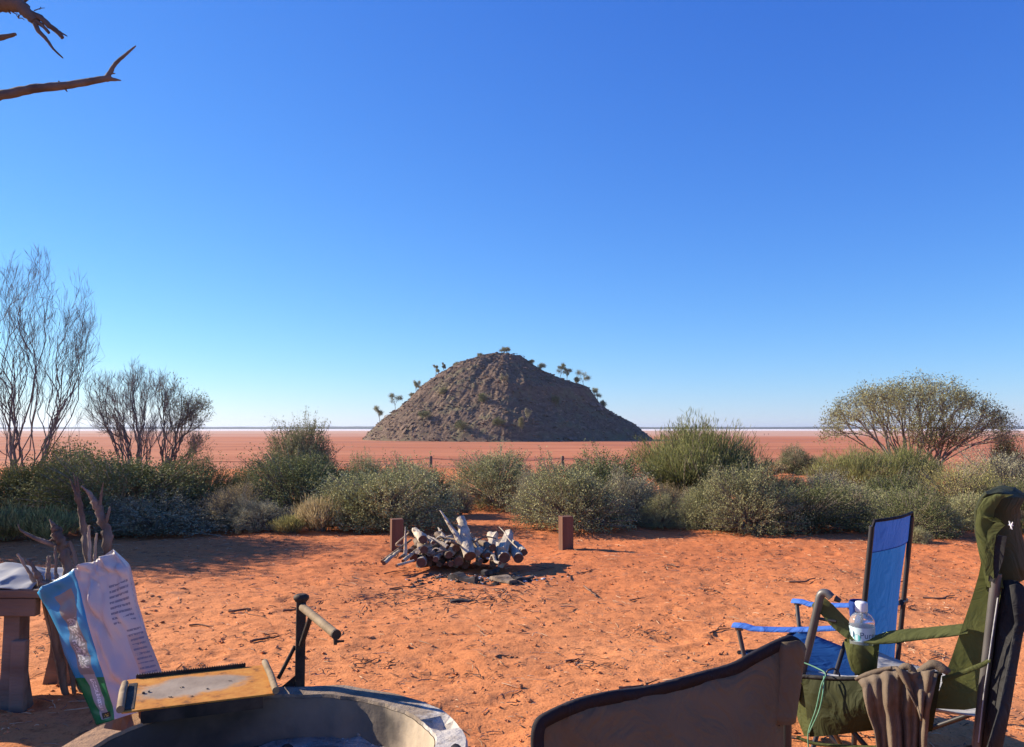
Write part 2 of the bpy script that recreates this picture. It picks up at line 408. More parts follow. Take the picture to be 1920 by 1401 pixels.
for _ in range(300):                      # footprints and scuffs
    fx, fy = fr.uniform(-6, 6), fr.uniform(3.2, 12.5); a = fr.uniform(0, math.pi); l = fr.uniform(.08, .15); w = l * fr.uniform(.38, .7); dp = fr.uniform(.004, .013)
    i0, i1 = np.searchsorted(xs, [fx - .35, fx + .35]); j0, j1 = np.searchsorted(ys, [fy - .35, fy + .35])
    X = GX[j0:j1, i0:i1] - fx; Yv = GY[j0:j1, i0:i1] - fy
    u = (X * math.cos(a) + Yv * math.sin(a)) / l; v = (-X * math.sin(a) + Yv * math.cos(a)) / w; d = np.sqrt(u * u + v * v)
    GZ[j0:j1, i0:i1] += -dp * (1 - sstep(.55, 1.0, d)) + dp * .6 * np.exp(-((d - 1.15) / .18) ** 2)
for cx_, cy_, r_, h_ in ((-1.15, 8.0, .9, -.02), (-.1, 9.4, .6, -.05)):
    GZ += h_ * np.exp(-(((GX - cx_) ** 2 + (GY - cy_) ** 2) / r_ ** 2))
nx, ny = len(xs), len(ys)
I = (np.arange(ny - 1)[:, None] * nx + np.arange(nx - 1)[None, :]).ravel()
ground = link('ground', npmesh('ground', np.stack([GX.ravel(), GY.ravel(), GZ.ravel()], 1), np.stack([I, I + 1, I + nx + 1, I + nx], 1)), MT['sand'])
setp(ground, kind='structure')
def gsurf(x, y):                          # height of the modelled sand surface
    i = min(max(np.searchsorted(xs, x) - 1, 0), nx - 2); j = min(max(np.searchsorted(ys, y) - 1, 0), ny - 2)
    return float(max(GZ[j, i], GZ[j + 1, i + 1], GZ[j, i + 1], GZ[j + 1, i]))
lx = np.concatenate([-np.geomspace(20000, 10, 60), np.geomspace(10, 20000, 60)]); ly = np.geomspace(70, 20000, 220)
LX, LY = np.meshgrid(lx, ly)
LZ = np.full_like(LX, LAKE) + .12 * fbm(LX * .04, LY * .04, 3, 3) * (1 - sstep(500, 1200, LY))
I = (np.arange(219)[:, None] * 120 + np.arange(119)[None, :]).ravel()
lake = link('lake_bed', npmesh('lake_bed', np.stack([LX.ravel(), LY.ravel(), LZ.ravel()], 1), np.stack([I, I + 1, I + 121, I + 120], 1)), MT['lake'])
setp(lake, kind='structure')
sx = np.linspace(-7000, 7000, 500); prof = [(5400, 0), (5450, .75), (5600, 1), (6400, .9), (7000, 0)]
SV = []
for y_, k_ in prof:
    hh = 17 + 8 * fbm(sx * .0006, sx * 0 + 3, 61, 3) + 3.0 * fbm(sx * .012, sx * 0 + y_, 65, 3)
    SV.append(np.stack([sx, np.full_like(sx, y_) + 60 * fbm(sx * .003, sx * 0, 66, 2), LAKE - .5 + k_ * hh], 1))
I = (np.arange(4)[:, None] * 500 + np.arange(499)[None, :]).ravel()
shore = link('hills', npmesh('hills', np.concatenate(SV), np.stack([I, I + 1, I + 501, I + 500], 1)), MT['shore']); setp(shore, kind='structure')

# ------------------------------------------------------------------ the conical hill on the lake
HC = A(-3.5, 425.0); 
zz = lambda x, y: ((640 + x * .323 - CX) / FPX * 425 - HC[0], (HZ - (630 + y * .323)) / FPX * 425 + EYE - LAKE)
PL = [zz(*p) for p in [(120, 600), (180, 555), (250, 490), (380, 385), (480, 290), (560, 235), (690, 155), (830, 110), (940, 100)]]
PR = [zz(*p) for p in [(940, 100), (1040, 115), (1100, 160), (1180, 205), (1290, 250), (1440, 300), (1500, 380), (1590, 450), (1700, 510), (1835, 612)]]
TOPH = PL[-1][1]
lr = [-p[0] for p in PL][::-1]; lh = [p[1] for p in PL][::-1]; rr = [p[0] for p in PR]; rh = [p[1] for p in PR]
lr[0] = 0; rr[0] = 0; lh[-1] = -1.5; rh[-1] = -1.5
def hillz(x, y):
    dx = x - HC[0]; dy = (y - HC[1]) * 1.12
    r = np.sqrt(dx * dx + dy * dy) + 1e-6; w = .5 + .5 * dx / r
    w = w * w * (3 - 2 * w)
    a0 = np.arctan2(dy, dx)
    r = r / (1 - .20 * np.exp(-((a0 + .72) / .42) ** 2) + .05 * np.exp(-((a0 + 1.55) / .22) ** 2))
    hl = np.interp(r, lr, lh); hr = np.interp(r, rr, rh)
    h = hl * (1 - w) + hr * w
    a = np.arctan2(dy, dx)
    k = np.clip(r / 30, 0, 1) * np.clip(h / 8, 0.15, 1)
    h = h + k * (1.7 * fbm(a * 3.2, r * .014, 71, 3) - 2.6 * np.abs(fbm(a * 7 + r * .02, r * .02, 75, 3)) + .2)
    h = h + np.clip(h / 4, 0, 1) * (1.0 * fbm(x * .13, y * .13, 81, 4) + .8 * fbm(x * .6, y * .6, 85, 3))
    return h + LAKE
hx = np.linspace(-92, 86, 330); hy = np.linspace(-82, 82, 260)
HX, HY = np.meshgrid(hx + HC[0], hy + HC[1]); HZm = hillz(HX, HY)
I = (np.arange(259)[:, None] * 330 + np.arange(329)[None, :]).ravel()
hill = link('hill', npmesh('hill', np.stack([HX.ravel(), HY.ravel(), HZm.ravel()], 1), np.stack([I, I + 1, I + 331, I + 330], 1), smooth=False), MT['hill'])
setp(hill, kind='structure')
def blobs(n, posf, sizef, rng, squash=.6):
    B = np.array([[1, 0, 0], [-1, 0, 0], [0, 1, 0], [0, -1, 0], [0, 0, 1], [0, 0, -1], [.6, .6, .6], [-.6, .6, .55], [.6, -.6, .5], [-.6, -.6, .6]], float)
    T = np.array([[6, 0, 2], [6, 2, 4], [6, 4, 0], [7, 2, 1], [7, 4, 2], [7, 1, 4], [8, 3, 0], [8, 4, 3], [8, 0, 4], [9, 1, 3], [9, 3, 4], [9, 4, 1], [0, 5, 2], [2, 5, 1], [1, 5, 3], [3, 5, 0]])
    P = posf(n); S = sizef(n); V = np.empty((n, 10, 3)); J = B[None] * rng.uniform(.6, 1.25, (n, 10, 1))
    a = rng.uniform(0, 2 * np.pi, n); c, s_ = np.cos(a), np.sin(a)
    el = rng.uniform(.6, 1.0, n)
    J[:, :, 0] *= el[:, None] * 1.3; J[:, :, 2] *= squash
    V[:, :, 0] = J[:, :, 0] * c[:, None] - J[:, :, 1] * s_[:, None]; V[:, :, 1] = J[:, :, 0] * s_[:, None] + J[:, :, 1] * c[:, None]; V[:, :, 2] = J[:, :, 2]
    V = V * S[:, None, None] + P[:, None, :]
    F = (T[None] + np.arange(n)[:, None, None] * 10).reshape(-1, 3)
    return V.reshape(-1, 3), F
def hpos(n):
    x = []; 
    while len(x) < n:
        a = rng.uniform(math.pi * .9, math.pi * 2.1); r = 80 * math.sqrt(rng.random())
        X, Yv = HC[0] + r * math.cos(a), HC[1] + r * math.sin(a) / 1.12; z = float(hillz(np.array(X), np.array(Yv)))
        if z > LAKE - .1: x.append((X, Yv, z + .05))
    return np.array(x)
V_, F_ = blobs(6500, hpos, lambda n: .18 + .85 * rng.random(n) ** 4, rng, .5)
O_ = hpos(26); V2_, F2_ = blobs(230, lambda n: O_[rng.integers(0, 26, n)] + rng.normal(size=(n, 3)) * A(3.2, 2.0, .3), lambda n: .5 + 1.3 * rng.random(n) ** 2, rng, .6)
V2_[:, 2] = np.maximum(V2_[:, 2], hillz(V2_[:, 0], V2_[:, 1]) - .4); V2_[:, 2] = np.minimum(V2_[:, 2], hillz(V2_[:, 0], V2_[:, 1]) + 1.0)
V_, F_ = np.concatenate([V_, V2_]), np.concatenate([F_, F2_ + len(V_)])
setp(link('boulder', npmesh('boulder', V_, F_, False), MT['rock'], hill), kind='stuff')

# ------------------------------------------------------------------ foliage prototypes (mesh data only)
def shrub(name, seed, nl=11, twigs=720, per=14, L=.040, W=.0115, low=.03, inner=.35, gap=.30, out=.12):
    r = np.random.default_rng(seed); q = QB(); st = QB(); C = A(0, 0, .10)
    K = r.normal(size=(nl, 3)); K[:, 2] = np.abs(K[:, 2]) * .8; K /= np.linalg.norm(K, axis=1)[:, None]; kw = r.uniform(.75, 1.12, nl)
    K2 = r.normal(size=(nl * 4, 3)); K2[:, 2] = np.abs(K2[:, 2]); K2 /= np.linalg.norm(K2, axis=1)[:, None]; kw2 = r.uniform(.4, 1, nl * 4)
    def rho(d):
        c = d @ K.T; c2 = d @ K2.T
        return (1 - gap) + gap * (np.exp(-(1 - c) / .09) * kw).max(-1) + .16 * ((np.exp(-(1 - c2) / .02) * kw2).max(-1) - .4)
    D = r.normal(size=(twigs * 3, 3)); D /= np.linalg.norm(D, axis=1)[:, None]; D = D[D[:, 2] > -.06][:twigs]; n = len(D)
    ro = rho(D) * np.where(r.random(n) < out, r.uniform(1.02, 1.16, n), r.uniform(.86, 1.02, n))
    ri = ro * np.where(r.random(n) < inner, r.uniform(.35, .6, n), r.uniform(.62, .85, n))
    S0 = C + D * ri[:, None]; E = C + D * ro[:, None] + r.normal(size=(n, 3)) * .035
    E[:, 2] = np.maximum(E[:, 2], low * r.random(n)); S0[:, 2] = np.maximum(S0[:, 2], .04)
    for k in range(nl):
        P = curve([A(r.normal() * .06, r.normal() * .06, 0), C + K[k] * .3 + A(0, 0, .03), C + K[k] * .72], 3); st.tube(P, np.linspace(.022, .006, len(P)), 4)
    for i in range(0, n, 3):
        st.tube(np.array([S0[i] - D[i] * .22, (S0[i] + E[i]) / 2 + r.normal(size=3) * .02, E[i]]), np.array([.006, .004, .0018]), 3)
    u = r.uniform(.1, 1.04, (n, per, 1)); P = S0[:, None] + (E - S0)[:, None] * u + r.normal(size=(n, per, 3)) * .020
    LD = D[:, None] * .7 + r.normal(size=(n, per, 3)) * .75 + A(0, 0, .3); P = P.reshape(-1, 3); P[:, 2] = np.maximum(P[:, 2], .015)
    q.leaves(P, LD.reshape(-1, 3), L * r.uniform(.55, 1.35, len(P)), W * r.uniform(.7, 1.3, len(P)), r)
    return q.mesh(name), st.mesh(name + '_stems')
def broom(name, seed, n=1500, per=9, H=1.0, R=.62, L=.16, W=.0028, basefrac=.35):
    r = np.random.default_rng(seed); q = QB(); st = QB(); LP = []; LD = []
    hub = [A(R * .55 * math.cos(a), R * .55 * math.sin(a), 0) * r.uniform(.3, 1) for a in r.uniform(0, 6.28, 9)]
    for i in range(n):
        a = r.uniform(0, 6.28); rr_ = R * math.sqrt(r.random()); top = H * math.sqrt(max(0, 1 - (rr_ / R) ** 2 * .72)) * r.uniform(.72, 1.04)
        lump = 1 + .16 * math.sin(a * 3 + seed) + .10 * math.sin(a * 7 + 2 * seed)
        e = A(rr_ * math.cos(a) * lump, rr_ * math.sin(a) * lump, top * (1 + .10 * math.sin(5 * rr_ / R + a * 4)))
        hb = hub[i % 9] * .5; b = hb + (A(e[0], e[1], 0) - hb) * .25; b[2] = .05 * H
        s0 = b + (e - b) * basefrac * r.uniform(.4, 1.6)
        if i % 6 == 0:
            P = curve([b, b + (e - b) * .5 + A(0, 0, .06), e], 3); st.tube(P, np.linspace(.007, .0015, len(P)), 3)
        u = r.uniform(0, 1, per)[:, None]; dirv = nrm(nrm(e - b) * .6 + A(0, 0, .75))
        LP.append(s0 + (e - s0) * u + r.normal(size=(per, 3)) * .02); LD.append(np.tile(dirv, (per, 1)) + r.normal(size=(per, 3)) * .28)
    P = np.concatenate(LP); D = np.concatenate(LD)
    q.leaves(P, D, L * r.uniform(.6, 1.2, len(P)), W, r)
    return q.mesh(name), st.mesh(name + '_stems')
SHR = [shrub('foliage_a', 1, 11, 1350, 23, .024, .0072), shrub('foliage_b', 2, 9, 1350, 23, .023, .0072, gap=.36), shrub('foliage_c', 3, 13, 1400, 23, .0225, .007), shrub('foliage_d', 4, 8, 1350, 23, .025, .0075, gap=.40), shrub('foliage_e', 6, 14, 1400, 23, .023, .007)]
TNG = [shrub('tangle_a', 8, 9, 1300, 11, .028, .0055, inner=.5, out=.25), shrub('tangle_b', 9, 8, 1300, 11, .028, .0055, inner=.5, out=.25)]
BRM = [broom('broom_a', 21, 2300, 11, 1.0, .62, .095, .0026), broom('broom_b', 22, 2000, 11, 1.0, .62, .095, .0026)]
TUF = [broom('tuft_a', 31, 420, 8, .6, .55, .13, .006, .2), broom('tuft_b', 32, 380, 8, .55, .5, .12, .006, .2)]
TWM = {}
def plant(name, protos, k, leafmat, cx, hw, top, Y, label, rot=0, cat='shrub', group='shrubs along the edge of the camp', ratio=1.0, depth=1.0):
    x = (cx - CX) / FPX * Y; z0 = float(gz(x, Y)) - .02; R = hw / FPX * Y * 1.05
    zt = float(pix(cx, top, Y)[2]); H = max(zt - z0, .15)
    fm, sm = protos[k % len(protos)]
    V = np.empty(len(fm.vertices) * 3, np.float32); fm.vertices.foreach_get('co', V); V = V.reshape(-1, 3)
    r0 = np.percentile(np.abs(V[:, 0]), 98); h0 = np.percentile(V[:, 2], 99.5)
    e = thing(name, label, cat, (x, Y, z0), group); e.rotation_euler[2] = rot; e.scale = (R / r0 * ratio, R / r0 * depth, H / h0)
    key = (fm.name, leafmat)
    if key not in TWM:
        f2 = fm.copy() if fm.users else fm
        f2.materials.clear(); f2.materials.append(MT[leafmat]); TWM[key] = f2
    link('foliage', TWM[key], None, e)
    if not sm.materials: sm.materials.append(MT['twig'])
    link('stems', sm, None, e); return e

# ------------------------------------------------------------------ shrubs, nearest row to farthest
PLANTS = [
 ('saltbush', SHR, 0, 'darkbush', 60, 95, 858, 13.0, 'dark dense shrub at the left edge below the tall bare tree', .3),
 ('saltbush', SHR, 1, 'darkbush', 235, 135, 846, 12.2, 'widest dark green shrub, directly behind the upright dead branches', 1.0),
 ('saltbush', SHR, 2, 'darkbush', 372, 70, 850, 12.6, 'dark shrub just right of the widest dark shrub, under the bare bush', 2.0),
 ('saltbush', SHR, 3, 'greybush', 300, 125, 925, 11.3, 'low grey shaded shrub in front of the widest dark shrub', .6),
 ('tangle_bush', TNG, 0, 'strawbush', 440, 55, 905, 11.6, 'straw coloured dry bush between two dark shrubs left of the woodpile', .2),
 ('saltbush', SHR, 4, 'darkbush', 560, 112, 848, 12.9, 'dark green shrub left of the woodpile with a taller olive shrub behind', 2.6),
 ('saltbush', SHR, 0, 'greybush', 490, 58, 935, 11.3, 'low grey bush at the sand edge left of the straw tuft', 3.3),
 ('grass_tuft', TUF, 0, 'strawbush', 605, 48, 930, 11.1, 'reddish straw tuft beside the large pale saltbush', 0),
 ('saltbush', SHR, 1, 'saltbush', 716, 108, 872, 11.5, 'large grey green saltbush right behind the left timber post', 4.0),
 ('saltbush', SHR, 2, 'saltbush', 690, 58, 852, 14.2, 'small rounded shrub peeping over the saltbush behind the left post', 1.2),
 ('saltbush', SHR, 3, 'darkbush', 806, 48, 880, 12.8, 'dark shrub behind the woodpile, left of the sandy gap', 5.0),
 ('tangle_bush', TNG, 1, 'strawbush', 866, 20, 910, 13.6, 'thin tan bush edging the left side of the sandy gap', 2.0),
 ('saltbush', SHR, 4, 'saltbush', 930, 84, 845, 14.8, 'round olive shrub standing in line with the sandy gap', .9),
 ('saltbush', SHR, 0, 'saltbush', 1068, 102, 866, 11.4, 'pale grey green saltbush right behind the right timber post', 2.2),
 ('saltbush', SHR, 1, 'darkbush', 1130, 84, 848, 13.0, 'olive shrub rising behind the saltbush of the right timber post', 5.5),
 ('saltbush', SHR, 3, 'greybush', 1172, 58, 885, 12.0, 'silvery bush touching the right side of the post saltbush', 3.0),
 ('broom_bush', BRM, 0, 'broom', 1305, 100, 792, 13.6, 'tall feathery yellow green broom bush right of the hill', .4),
 ('saltbush', SHR, 2, 'darkbush', 1398, 32, 852, 16.5, 'small dark shrub tucked behind the tall broom bush', 1.0),
 ('tangle_bush', TNG, 0, 'strawbush', 1248, 52, 905, 12.2, 'tan twiggy bush at the foot of the tall broom bush', 4.0),
 ('saltbush', SHR, 4, 'saltbush', 1398, 84, 872, 11.0, 'bushy grey green saltbush in front of the tall broom bush', 1.7),
 ('saltbush', SHR, 0, 'saltbush', 1315, 44, 905, 11.3, 'small saltbush left of the one before the broom bush', .1),
 ('saltbush', SHR, 1, 'darkbush', 1500, 82, 905, 11.5, 'dark spreading shrub between the saltbush and the blue chair', 3.6),
 ('saltbush', SHR, 3, 'olive', 1492, 43, 836, 30.0, 'lone round green shrub standing on open red sand', .8),
 ('grass_tuft', TUF, 1, 'strawbush', 1440, 28, 862, 29.0, 'pale dry tuft left of the lone round shrub', 0),
 ('broom_bush', BRM, 1, 'broom', 1600, 68, 842, 16.0, 'left of two feathery green mounds below the umbrella tree', 1.3),
 ('broom_bush', BRM, 0, 'broom', 1690, 62, 838, 16.3, 'right of two feathery green mounds below the umbrella tree', 2.9),
 ('tangle_bush', TNG, 1, 'greybush', 1535, 60, 880, 13.6, 'pale twiggy bush left of the feathery mounds', 1.9),
 ('tangle_bush', TNG, 1, 'saltbush', 1602, 88, 900, 12.0, 'tangled bush with bare bent stems behind the blue chair', 5.2),
 ('saltbush', SHR, 2, 'darkbush', 1705, 88, 912, 10.7, 'dark leafy shrub right behind the blue chair back', 4.4),
 ('saltbush', SHR, 0, 'saltbush', 1706, 26, 985, 9.9, 'small pale sprig at the foot of the shrub behind the blue chair', 2.5),
 ('tangle_bush', TNG, 0, 'yellowtuft', 1792, 92, 866, 13.2, 'olive straw bush left of the green chair top', .7),
 ('tangle_bush', TNG, 1, 'greybush', 1885, 84, 838, 13.8, 'grey twiggy bush at the right edge behind the green chair top', 3.9),
 ('saltbush', SHR, 4, 'darkbush', 1905, 70, 900, 11.0, 'dark shrub at the right edge behind the green chair', 2.2),
 ('saltbush', SHR, 3, 'darkbush', 1882, 30, 812, 22.0, 'small dark shrub under the right end of the umbrella tree', 1.1),
 ('grass_tuft', TUF, 0, 'yellowtuft', 95, 62, 950, 10.3, 'yellow green tuft left of the upright dead branches', .5),
 ('grass_tuft', TUF, 1, 'yellowtuft', 15, 66, 945, 10.2, 'yellow green tuft cut by the left edge', 1.9),
 ('grass_tuft', TUF, 0, 'yellowtuft', 548, 30, 965, 10.9, 'small green tuft at the sand edge left of the straw tuft', 2.9),
 ('saltbush', SHR, 2, 'saltbush', 1235, 36, 925, 11.5, 'small saltbush at the sand edge between the right post and the broom bush', 2.9),
 ('saltbush', SHR, 1, 'darkbush', 640, 52, 868, 13.2, 'dark shrub filling between the left post saltbush and the dark shrub', .5),
 ('saltbush', SHR, 4, 'greybush', 1010, 40, 878, 13.2, 'grey bush between the olive shrub and the right post saltbush', 2.0),
 ('leafy_shrub', SHR, 4, 'olive', 568, 62, 788, 17.5, 'upright olive shrub standing above the row left of the hill', 1.4),
 ('saltbush', SHR, 3, 'darkbush', 150, 90, 838, 14.0, 'tallest dark shrub of the left mass, right under the tall bare tree', 2.1),
 ('saltbush', SHR, 2, 'darkbush', 455, 62, 878, 12.8, 'dark shrub behind the straw bush left of the woodpile', 3.7),
 ('saltbush', SHR, 1, 'saltbush', 770, 60, 862, 13.4, 'pale shrub behind the right half of the left post saltbush', .2),
 ('saltbush', SHR, 4, 'darkbush', 1455, 52, 888, 12.6, 'dark shrub behind the saltbush that stands before the broom bush', 4.9),
 ('saltbush', SHR, 0, 'darkbush', 1660, 70, 885, 12.6, 'dark shrub behind the leafy shrub of the blue chair', 5.8),
 ('saltbush', SHR, 2, 'saltbush', 1800, 66, 925, 11.3, 'grey green saltbush between the blue chair top and the green chair top', 3.1),
 ('saltbush', SHR, 0, 'darkbush', -110, 110, 850, 12.0, 'dark shrub beyond the left edge', 1.4),
 ('saltbush', SHR, 3, 'darkbush', 2030, 100, 850, 11.8, 'dark shrub beyond the right edge', .4),
]
for p in PLANTS: plant(*p)

# ------------------------------------------------------------------ trees
def clump_tips(rng, blobs_):
    T = []
    for (c, r, n) in blobs_:
        d = rng.normal(size=(n, 3)); d /= np.linalg.norm(d, axis=1)[:, None]
        T.append(A(*c) + d * np.array(r) * (rng.random((n, 1)) ** .45))
    return np.concatenate(T)
def multi_stem(base, bl, r_tip, r, q, k, frac, wig, pexp, foot):
    ends = []
    for c, rad, n in bl:
        tips = clump_tips(r, [(c, rad, n)]) - base; m = tips.mean(0); o = A(m[0], m[1], 0) * foot + A(r.normal() * .06, r.normal() * .06, 0)
        ends += tree_from_tips(o, tips, r_tip, r, q, k, frac, wig, up=A(m[0] * .7, m[1] * .7, m[2]), pexp=pexp)
    return ends
def tall_bare():
    Y = 16.0; r = np.random.default_rng(41); x0 = (60 - CX) / FPX * Y; base = A(x0 - .25, Y, float(gz(x0, Y)) - .1)
    P = lambda px, py, dy=0: pix(px, py, Y + dy)
    bl = [(P(60, 560, .2), (.5, .6, 1.0), 66), (P(130, 600, -.3), (.5, .6, 1.0), 74), (P(20, 600, .4), (.5, .6, 1.0), 51), (P(150, 660, .2), (.4, .6, .75), 47),
          (P(-60, 560, 0), (.6, .6, .9), 59), (P(90, 680, .6), (.5, .5, .7), 47), (P(-30, 690, -.5), (.6, .5, .6), 35), (P(30, 720, .8), (.6, .5, .5), 31), (P(140, 770, 0), (.25, .4, .4), 15), (P(20, 520, .3), (.25, .4, .5), 27), (P(165, 610, .3), (.22, .4, .6), 35), (P(-10, 780, .2), (.4, .4, .4), 19), (P(70, 500, .2), (.2, .4, .4), 27)]
    q = QB()
    t = thing('bare_tree', 'tall leafless tree with fine upswept twigs at the left edge', 'tree', base)
    ends = multi_stem(base, bl, .0030, r, q, 2, .34, .11, .54, .12)
    link('trunk', q.mesh('trunk'), MT['barebark'], t)
    tw = QB(); E = np.array([e[0] for e in ends]); D = np.array([e[1] for e in ends])
    for k in range(6):
        d = D * .8 + r.normal(size=D.shape) * .35 + A(0, 0, .55); n = len(E)
        tw.leaves(E - D * r.uniform(0, .25, (n, 1)), d, r.uniform(.12, .34, n), .0032, r)
    link('crown', tw.mesh('crown'), MT['barebark'], t)
tall_bare()
def bare_bush():
    Y = 17.0; r = np.random.default_rng(43); x0 = (285 - CX) / FPX * Y; base = A(x0, Y, float(gz(x0, Y)) - .1)
    P = lambda px, py, dy=0: pix(px, py, Y + dy)
    bl = [(P(200, 730), (.4, .6, .42), 99), (P(260, 715, .3), (.45, .6, .45), 130), (P(310, 735, -.3), (.38, .6, .42), 118), (P(365, 770), (.30, .5, .42), 111), (P(215, 800, .4), (.45, .5, .35), 76), (P(370, 830, 0), (.25, .4, .3), 52), (P(285, 800, -.5), (.5, .4, .3), 64), (P(235, 760, -.4), (.35, .5, .4), 70), (P(335, 790, .3), (.35, .5, .4), 70), (P(180, 770, 0), (.25, .5, .4), 58)]
    q = QB()
    t = thing('bare_bush', 'rounded grey twiggy bush right of the tall bare tree', 'bush', base)
    ends = multi_stem(base, bl, .0034, r, q, 2, .34, .10, .50, .18)
    link('trunk', q.mesh('trunk'), MT['barebark'], t)
    tw = QB(); E = np.array([e[0] for e in ends]); D = np.array([e[1] for e in ends]); n = len(E)
    for k in range(6):
        d = D * .8 + r.normal(size=D.shape) * .35 + A(0, 0, .5)
        tw.leaves(E - D * r.uniform(0, .3, (n, 1)), d, r.uniform(.10, .28, n), .0036, r)
    link('crown', tw.mesh('crown'), mat('grey_twig', (.17, .16, .152), (.27, .25, .235), 3, .9), t)
    lf = QB(); sel = (E[:, 0] + base[0]) > pix(330, 780, Y)[0]
    for k in range(9):
        lf.leaves(E[sel] + r.normal(size=(sel.sum(), 3)) * .06, r.normal(size=(sel.sum(), 3)) + A(0, 0, .8), .05, .008, r)
    link('leaves', lf.mesh('leaves'), MT['olive'], t)
bare_bush()
def umbrella():
    Y = 22.0; r = np.random.default_rng(47); x0 = (1700 - CX) / FPX * Y; base = A(x0, Y, float(gz(x0, Y)) - .1)
    c = pix(1718, 838, Y); ax = 178 / FPX * Y; h = 128 / FPX * Y
    tips = []
    while len(tips) < 1100:
        u = r.uniform(-1, 1, 2); q2 = u[0] ** 2 + u[1] ** 2
        if q2 > 1: continue
        zt = math.sqrt(1 - q2) ** .9 * h * (1 - .10 * u[0] * (u[0] > 0)) * (1 + .04 * math.sin(9 * u[0] + 4 * u[1]) + .04 * math.sin(23 * u[0]))
        z = zt * r.uniform(.80, 1.03) if r.random() < .8 else zt * r.uniform(.45, .85)
        tips.append((c[0] + u[0] * ax, c[1] + u[1] * ax * .8, max(c[2] + z, c[2] + .12 * h * r.random())))
    tips = np.array(tips); q = QB()
    t = thing('umbrella_tree', 'wide umbrella shaped tree with thin olive leaves on the right', 'tree', base)
    ends = []; tp0 = tips - base; sec = ((np.arctan2(tp0[:, 1], tp0[:, 0]) + math.pi) / (2 * math.pi) * 12).astype(int) % 12
    for k in range(12):
        sub = tp0[sec == k]; mm = sub.mean(0)
        ends += tree_from_tips(A(mm[0], mm[1], 0) * .10, sub, .0058, r, q, 2, .42, .05, up=A(mm[0] * .5, mm[1] * .5, mm[2]), pexp=.40)
    link('trunk', q.mesh('trunk'), MT['barebark'], t)
    E = np.array([e[0] for e in ends]); D = np.array([e[1] for e in ends]); n = len(E); lf = QB()
    for k in range(22):
        lf.leaves(E - D * r.uniform(-.10, .40, (n, 1)) + r.normal(size=(n, 3)) * .08, r.normal(size=(n, 3)) + D * .5, r.uniform(.05, .09, n), .010, r)
    link('crown', lf.mesh('crown'), MT['umbrella'], t)
    t2b = A((1760 - CX) / FPX * 21.5, 21.5, float(gz(11, 21.5)) - .1); tp = clump_tips(r, [(pix(1760, 815, 21.5), (.95, .6, .42), 240)]); q = QB()
    t2 = thing('dark_shrub', 'dark twiggy shrub growing under the umbrella tree', 'shrub', t2b)
    ends = tree_from_tips(A(0, 0, 0), tp - t2b, .006, r, q, 3, .4, .06, pexp=.35); link('stems', q.mesh('stems'), MT['barebark'], t2)
    E = np.array([e[0] for e in ends]); n = len(E); lf = QB()
    for k in range(8): lf.leaves(E + r.normal(size=(n, 3)) * .09, r.normal(size=(n, 3)) + A(0, 0, .4), .07, .012, r)
    link('foliage', lf.mesh('foliage'), MT['darkbush'], t2)
umbrella()

def side_tree():
    r = np.random.default_rng(53); base = A(-9.0, 11.3, -.05); t = thing('leafy_tree', 'leafy tree just beyond the left edge', 'tree', base); q = QB()
    tips = clump_tips(r, [((-.3, .2, 2.2), (1.0, 1.1, .8), 110), ((.6, -.5, 1.6), (.9, 1.0, .8), 110), ((0, .5, 2.9), (.8, .9, .6), 90), ((.2, -1.0, 2.4), (.8, .8, .7), 80)])
    ends = tree_from_tips(A(0, 0, 0), tips, .010, r, q, 3, .42, .06, pexp=.42); link('trunk', q.mesh('trunk'), MT['barebark'], t)
    E = np.array([e[0] for e in ends]); n = len(E); lf = QB()
    for k in range(60): lf.leaves(E + r.normal(size=(n, 3)) * .20, r.normal(size=(n, 3)), .085, .022, r)
    link('crown', lf.mesh('crown'), MT['olive'], t)
side_tree()

# trees and shrubs on the hill
def hill_tree(px, ytop, ybase, wpx, label, kind=0, seed=0, dy=0.0, leafm='hilltree'):
    r = np.random.default_rng(200 + seed); Y = 425 + dy
    if dy == 0.0:
        b = pix(px, ybase, Y)
    else:                                 # on the near face: step along the view ray until it meets the hill
        d = ray(px, ybase); s_ = 330.0
        while s_ < 430 and (CAMP + d * s_)[2] > float(hillz(np.array((CAMP + d * s_)[0]), np.array((CAMP + d * s_)[1]))): s_ += .5
        b = CAMP + d * s_; Y = b[1]
    b = A(b[0], b[1], float(hillz(np.array(b[0]), np.array(b[1]))) - .3)
    top = pix(px, ytop, Y)[2]; H = (top - b[2]) * 1.12; w = wpx / FPX * Y / 2 * 1.15
    t = thing('hill_tree' if kind == 0 else 'hill_shrub', label, 'tree' if kind == 0 else 'shrub', b, 'trees on the hill' if kind == 0 else 'shrubs on the hill')
    q = QB(); bl = []
    if kind == 0:
        for k in range(7): bl.append((A(r.uniform(-.7, .7) * w, r.uniform(-.5, .5) * w, H * r.uniform(.45, .88)), (w * .30, w * .30, H * .11), 16))
    else:
        for k in range(4): bl.append((A(r.uniform(-.5, .5) * w, r.uniform(-.5, .5) * w, H * r.uniform(.35, .7)), (w * .6, w * .6, H * .3), 26))
    tips = clump_tips(r, bl)
    ends = tree_from_tips(A(0, 0, 0), tips, .025, r, q, 2, .5, .06, pexp=.4, rmax=.16)
    link('trunk', q.mesh('trunk'), MT['stemdark'], t)
    E = np.array([e[0] for e in ends]); n = len(E); lf = QB()
    for k in range(16): lf.leaves(E + r.normal(size=(n, 3)) * w * .11, r.normal(size=(n, 3)), .34, .11, r)
    link('crown', lf.mesh('crown'), MT[leafm], t)
